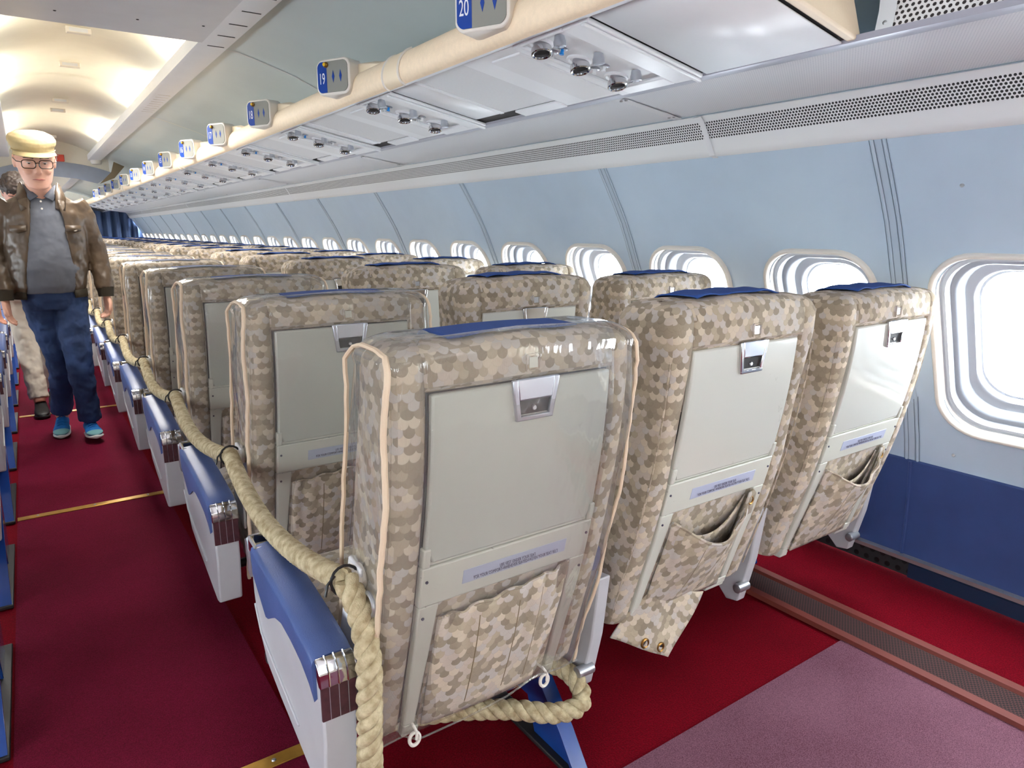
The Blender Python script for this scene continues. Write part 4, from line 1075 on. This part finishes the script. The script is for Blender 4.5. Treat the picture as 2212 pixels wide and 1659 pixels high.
def shoe(root, heel, toe, mat, solem, toem=None, lace=True, H_=.075):
    """shoe pointing from heel to toe"""
    h, t = Vector(heel), Vector(toe); f = (t-h); L = f.length; f.normalize(); a = f.cross(Vector((0, 0, 1))).normalized(); u = a.cross(f)
    def ring(s, w, z0, z1): c = h+f*L*s; return [c+a*w*cos(q)+u*((z0+z1)/2+(z1-z0)/2*sin(q)) for q in [2*PI*k/16 for k in range(16)]]
    b = MB(); b.loft([ring(s, w, .012, z) for s, w, z in ((0, .018, .05), (.04, .034, .085), (.16, .038, .098), (.32, .037, .092), (.48, .040, .070), (.68, .047, .054), (.86, .044, .044), (.96, .030, .034), (1, .010, .024))])
    sh = b.build('shoe', mat, root, 180, sub=1)
    b = MB(); b.loft([ring(s, w, -.002, .022) for s, w in ((-.03, .016), (.03, .036), (.2, .040), (.45, .042), (.7, .050), (.88, .046), (.99, .030), (1.03, .008))]); b.build('shoe_sole', solem, sh, 180, sub=1)
    if toem:
        b = MB(); b.loft([ring(s, w, .016, z) for s, w, z in ((.74, .0475, .051), (.86, .0455, .0455), (.96, .0320, .036), (1.008, .012, .026))]); b.build('toe_guard', toem, sh, 180, sub=1)
    if lace:
        for i in range(4):
            s = .34+.09*i; z = .094-.011*i; c = h+f*L*s; b = MB(); b.tube([c-a*.022+u*(z-.006), c+u*(z+.003), c+a*.022+f*.008+u*(z-.006)], .003, 6); b.build('shoelace', mat, sh)

# ---- walking man with cap
man = empty('person', (.11, 4.87, 0), 'man in khaki cap, glasses, brown leather jacket and jeans walking up the aisle', 'person')
mo = bpy.data.objects
man.location = (0, 0, 0)
HO = Vector((.102, 4.80, 1.622)); HR = Matrix.Rotation(math.radians(16), 3, 'X') @ Matrix.Rotation(math.radians(4), 3, 'Z')
S = 1.17
b = MB(); r2 = head(b, HO, HR, S)
limb(b, [(.105, 4.86, 1.44, .068), (.104, 4.84, 1.50, .062), (.103, 4.82, 1.57, .060)])
ell(b, [(.10, 4.88, .84, .15, .11), (.105, 4.87, .95, .155, .125), (.11, 4.87, 1.08, .16, .13), (.112, 4.88, 1.25, .165, .115), (.113, 4.88, 1.36, .17, .10), (.11, 4.88, 1.43, .11, .07), (.11, 4.87, 1.46, .06, .05)])
AL = [(-.055, 4.89, 1.385), (-.135, 4.91, 1.14), (-.128, 4.80, .875)]; AR = [(.275, 4.89, 1.385), (.352, 4.92, 1.12), (.368, 4.85, .870)]
for A in (AL, AR): limb(b, [A[0]+(.052,), tuple((Vector(A[0])+Vector(A[1]))/2)+(.046,), A[1]+(.038,), tuple((Vector(A[1])+Vector(A[2]))/2)+(.036,), A[2]+(.026,)])
hand(b, (.370, 4.846, .862), (.02, -.04, -1), (-.35, .9, 0), .85, -1)
hand(b, (-.128, 4.795, .868), (.05, -.12, -1), (.30, .9, 0), .42, 1)
LL = [(.030, 4.89, .86), (.085, 4.93, .48), (.062, 5.10, .10)]; LR = [(.185, 4.88, .86), (.180, 4.80, .49), (.196, 4.84, .11)]
for A in (LL, LR): limb(b, [A[0]+(.085,), A[1]+(.055,), A[2]+(.038,)])
rem(b.build('body', 'skin', man), .0048, 3)
face(man, HO, r2)
# hair under the cap
b = MB(); ell(b, [(0, .020, -.020, .060, .070), (0, .020, .0, .0775, .082), (0, .018, .03, .0805, .090), (0, .014, .06, .079, .096)], 28, r2, HO)
b.build('hair', 'hair', man)
# glasses
gl = MB()
for s in (-1, 1):
    pts = [HO + r2 @ Vector((s*.034+u, -.1045+.10*abs(u+s*.034)**1.5, .006+v)) for u, v in rrect(.0265, .0185, .012, 4)]; gl.tube(pts, .0026, 6, loop=True)
    gl.tube([HO + r2 @ Vector(p) for p in ((s*.060, -.100, .014), (s*.078, -.080, .014), (s*.084, .005, .012))], .0026, 6)
gl.tube([HO + r2 @ Vector(p) for p in ((-.009, -.106, .010), (0, -.108, .013), (.009, -.106, .010))], .0028, 6)
gl.build('glasses', 'spec', man)
# cap
b = MB(); ell(b, [(0, .002, .042, .0835, .104), (0, .002, .066, .0855, .106), (0, .002, .071, .087, .107), (0, .004, .082, .095, .112), (0, .006, .098, .097, .113), (0, .008, .114, .089, .103), (0, .010, .126, .066, .078), (0, .010, .131, .03, .035)], 36, r2, HO)
cp = rem(b.build('cap', 'cap', man), .004, 2, .006, .05)
b = MB()
def bf(u, v):
    a = math.radians(-158+136*u); w = .0855+.0*v; x = cos(a)*(w+.010*v); y = -.002+sin(a)*(.106+.050*v*(sin(PI*u)**.6)); z = .058-.010*v-.012*(cos(a)**2)*v
    return tuple(HO + r2 @ Vector((x, y, z)))
b.grid(bf, 30, 6); b.build('cap_brim', 'cap', cp, 180, solid=.004, recalc=False)
b = MB(); b.tube([HO + r2 @ Vector((.0875*cos(math.radians(a)), -.001+.1085*sin(math.radians(a)), .057)) for a in range(-170, -9, 8)], .0028, 6); b.build('cap_band', 'cap', cp)
# shirt
b = MB(); ell(b, [(.095, 4.868, .895, .165, .132), (.098, 4.862, .94, .170, .142), (.105, 4.858, 1.03, .176, .150), (.110, 4.866, 1.12, .176, .145), (.113, 4.874, 1.24, .178, .130), (.113, 4.880, 1.34, .180, .114), (.112, 4.880, 1.40, .150, .092), (.11, 4.876, 1.44, .095, .075), (.108, 4.866, 1.465, .074, .070)], 40)
sh = rem(b.build('polo_shirt', 'shirt', man), .006, 3, .014, .07)
for s in (-1, 1):
    b = MB(); P = [(.108+s*.012, 4.782, 1.432), (.108+s*.066, 4.835, 1.492), (.108+s*.078, 4.868, 1.500), (.108+s*.082, 4.835, 1.455), (.108+s*.052, 4.778, 1.408)]
    b.add(P, [(0, 1, 2, 3, 4)]); b.build('shirt_collar', 'shirt', sh, solid=.006)
for z, y in ((1.405, 4.776), (1.365, 4.764)): q = MB(); q.lathe([(.0055, 0), (.0055, .002), (0, .003)], (.104, y, z), (0, -1, .1), n=10); q.build('button', 'ivory', sh)
# jeans
b = MB(); ell(b, [(.105, 4.885, .80, .155, .115), (.10, 4.878, .86, .162, .128), (.098, 4.872, .925, .158, .128)], 32)
limb(b, [(.035, 4.885, .86, .095), (.045, 4.895, .76, .092), (.085, 4.925, .49, .070), (.078, 5.02, .28, .062), (.064, 5.085, .135, .060)])
limb(b, [(.180, 4.88, .86, .095), (.178, 4.86, .76, .093), (.182, 4.805, .50, .072), (.192, 4.825, .28, .064), (.198, 4.845, .115, .062)])
je = rem(b.build('jeans', 'jeans', man), .006, 3, .020, .06)
b = MB(); b.tube([(.110, 4.748, .915), (.106, 4.765, .86), (.103, 4.79, .80)], .003, 6); b.build('fly_seam', 'jeans', je)
# shoes
shoe(man, (.066, 5.14, .02), (.040, 4.885, .012), 'shoe', 'sole', 'toe')
shoe(man, (.192, 4.90, .015), (.212, 4.655, .040), 'shoe', 'sole', 'toe')
# jacket
b = MB(); rings = []
tab = [(.875, .088, .178, .140, -.030, .205), (.93, .090, .190, .156, -.025, .212), (1.02, .098, .198, .166, -.012, .214), (1.12, .106, .200, .160, .004, .212), (1.24, .112, .202, .146, .026, .204), (1.34, .113, .204, .130, .044, .196), (1.40, .112, .175, .106, .052, .184), (1.445, .110, .115, .088, .050, .170), (1.475, .108, .090, .084, .040, .176)]
for z, cx_, rx, ry, xl, xr in tab:
    a0 = math.acos(max(-1, min(1, (xr-cx_)/rx))); a1 = math.acos(max(-1, min(1, (xl-cx_)/rx)))
    A = [-a0+(2*PI-(a1-a0))*k/40 for k in range(41)]          # from the right edge over the back to the left edge
    o_ = [(cx_+rx*cos(a), 4.878+ry*sin(a), z) for a in A]; i_ = [(cx_+(rx-.014)*cos(a), 4.878+(ry-.014)*sin(a), z) for a in reversed(A)]
    rings.append(o_+i_)
b.loft(rings)
for A in (AL, AR):
    limb(b, [tuple(Vector(A[0])+Vector((.02 if A is AL else -.02, 0, .012)))+(.070,), tuple(Vector(A[0])*.8+Vector(A[1])*.2)+(.074,), tuple((Vector(A[0])+Vector(A[1]))/2)+(.066,), A[1]+(.057,), tuple((Vector(A[1])+Vector(A[2]))/2)+(.052,), tuple(Vector(A[2])+Vector((0, 0, .03)))+(.044,)], 18)
ja = rem(b.build('jacket', 'jacket', man), .0065, 2, .020, .07)
for A in (AL, AR): b = MB(); b.tube([tuple(Vector(A[2])+Vector((0, .004, .045))), tuple(Vector(A[2])+Vector((0, 0, -.012)))], [.046, .041], 18, caps=True); b.build('cuff', 'jrib', ja)
for s, xa, xb in ((-1, -.085, -.030), (1, .205, .262)):
    b = MB(); rr = []
    for z in (.865, .885, .91): rr.append([(.088+.182*cos(a), 4.878+.146*sin(a), z) for a in [(-PI/2+s*math.radians(t)) for t in range(40, 175, 9)]])
    b.loft(rr, False); b.build('waistband', 'jrib', ja, 180, solid=.008, recalc=False)
for s in (-1, 1):
    b = MB(); P = [(.110+s*.060, 4.770, 1.370), (.110+s*.072, 4.800, 1.46), (.110+s*.088, 4.868, 1.515), (.110+s*.100, 4.885, 1.500), (.110+s*.118, 4.812, 1.425), (.110+s*.104, 4.762, 1.355)]
    b.add(P, [(0, 1, 4, 5), (1, 2, 3, 4)]); b.build('jacket_collar', 'jacket', ja, 60, solid=.010)
    b = MB(); cxp = .110+s*.130; P = [(cxp-.038, 4.738, 1.275), (cxp+.038, 4.755 if s > 0 else 4.738, 1.275), (cxp+.038, 4.752 if s > 0 else 4.735, 1.245), (cxp, 4.730, 1.232), (cxp-.038, 4.735, 1.245)]
    if s < 0: P = [(cxp-.038, 4.757, 1.275), (cxp+.038, 4.738, 1.275), (cxp+.038, 4.733, 1.245), (cxp, 4.732, 1.232), (cxp-.038, 4.752, 1.245)]
    b.add(P, [(0, 1, 2, 3, 4)]); b.build('pocket_flap', 'jacket', ja, solid=.006)

# ---- second person, mostly hidden behind
p2 = empty('person', (0, 5.75, 0), 'dark haired person in pale trousers and black shoes walking behind the man with the cap', 'person')
p2.location = (0, 0, 0)
HO2 = Vector((.002, 5.74, 1.485)); HR2 = Matrix.Rotation(math.radians(34), 3, 'X')
b = MB(); r2 = head(b, HO2, HR2, 1.0)
limb(b, [(-.01, 5.80, 1.36, .060), (-.008, 5.78, 1.42, .056), (-.006, 5.76, 1.48, .055)])
ell(b, [(-.02, 5.82, .80, .13, .10), (-.02, 5.81, 1.0, .135, .11), (-.02, 5.81, 1.2, .14, .10), (-.015, 5.81, 1.32, .12, .08), (-.01, 5.80, 1.38, .06, .05)])
for s, wr in ((-1, (-.205, 5.70, .78)), (1, (.185, 5.72, .80))):
    limb(b, [(-.02+s*.15, 5.82, 1.30, .048), (-.02+s*.20, 5.84, 1.05, .038), wr+(.026,)])
    hand(b, tuple(Vector(wr)+Vector((0, 0, -.005))), (.06 if s < 0 else 0, -.10, -1), (.3*-s, .9, 0), .5, -s)
limb(b, [(-.09, 5.83, .80, .07), (-.07, 5.78, .45, .05), (-.045, 5.66, .09, .036)]); limb(b, [(.05, 5.83, .80, .07), (.05, 5.88, .45, .05), (.04, 6.02, .12, .036)])
rem(b.build('body', 'skin2', p2), .0055, 3)
face(p2, HO2, r2)
b = MB(); ell(b, [(0, .030, -.03, .066, .068), (0, .024, .0, .082, .088), (0, .016, .04, .086, .104), (0, .010, .075, .084, .108), (0, .010, .105, .068, .086), (0, .010, .128, .036, .046)], 28, r2, HO2)
rem(b.build('hair', 'hair', p2), .005, 1, .02, .02)
b = MB(); ell(b, [(-.02, 5.82, .80, .155, .125), (-.02, 5.81, .95, .160, .130), (-.02, 5.81, 1.15, .165, .120), (-.017, 5.81, 1.28, .17, .10), (-.012, 5.805, 1.35, .10, .075), (-.01, 5.80, 1.39, .066, .062)], 32)
for s in (-1, 1): limb(b, [(-.02+s*.11, 5.82, 1.31, .050), (-.02+s*.145, 5.82, 1.27, .064), (-.02+s*.185, 5.83, 1.12, .060), (-.02+s*.198, 5.84, 1.04, .056)])
rem(b.build('top', 'tee', p2), .007, 3, .014, .07)
b = MB(); ell(b, [(-.02, 5.83, .78, .150, .115), (-.02, 5.82, .90, .150, .118)], 28)
limb(b, [(-.085, 5.83, .80, .085), (-.070, 5.79, .46, .066), (-.045, 5.68, .115, .058)]); limb(b, [(.045, 5.83, .80, .085), (.05, 5.88, .46, .066), (.042, 6.00, .14, .058)])
rem(b.build('trousers', 'khaki', p2), .007, 3, .020, .06)
shoe(p2, (-.045, 5.74, .012), (-.040, 5.49, .012), 'blackshoe', 'blackshoe', None, False)
shoe(p2, (.045, 6.08, .012), (.05, 5.84, .012), 'blackshoe', 'blackshoe', None, False)
for p in (man, p2):                                      # put the empty at the feet without moving the figure
    c = Vector((.11, 4.87, 0)) if p is man else Vector((-.01, 5.78, 0)); p.location = c
    for ch in KIDS(p): ch.location = ch.location - c
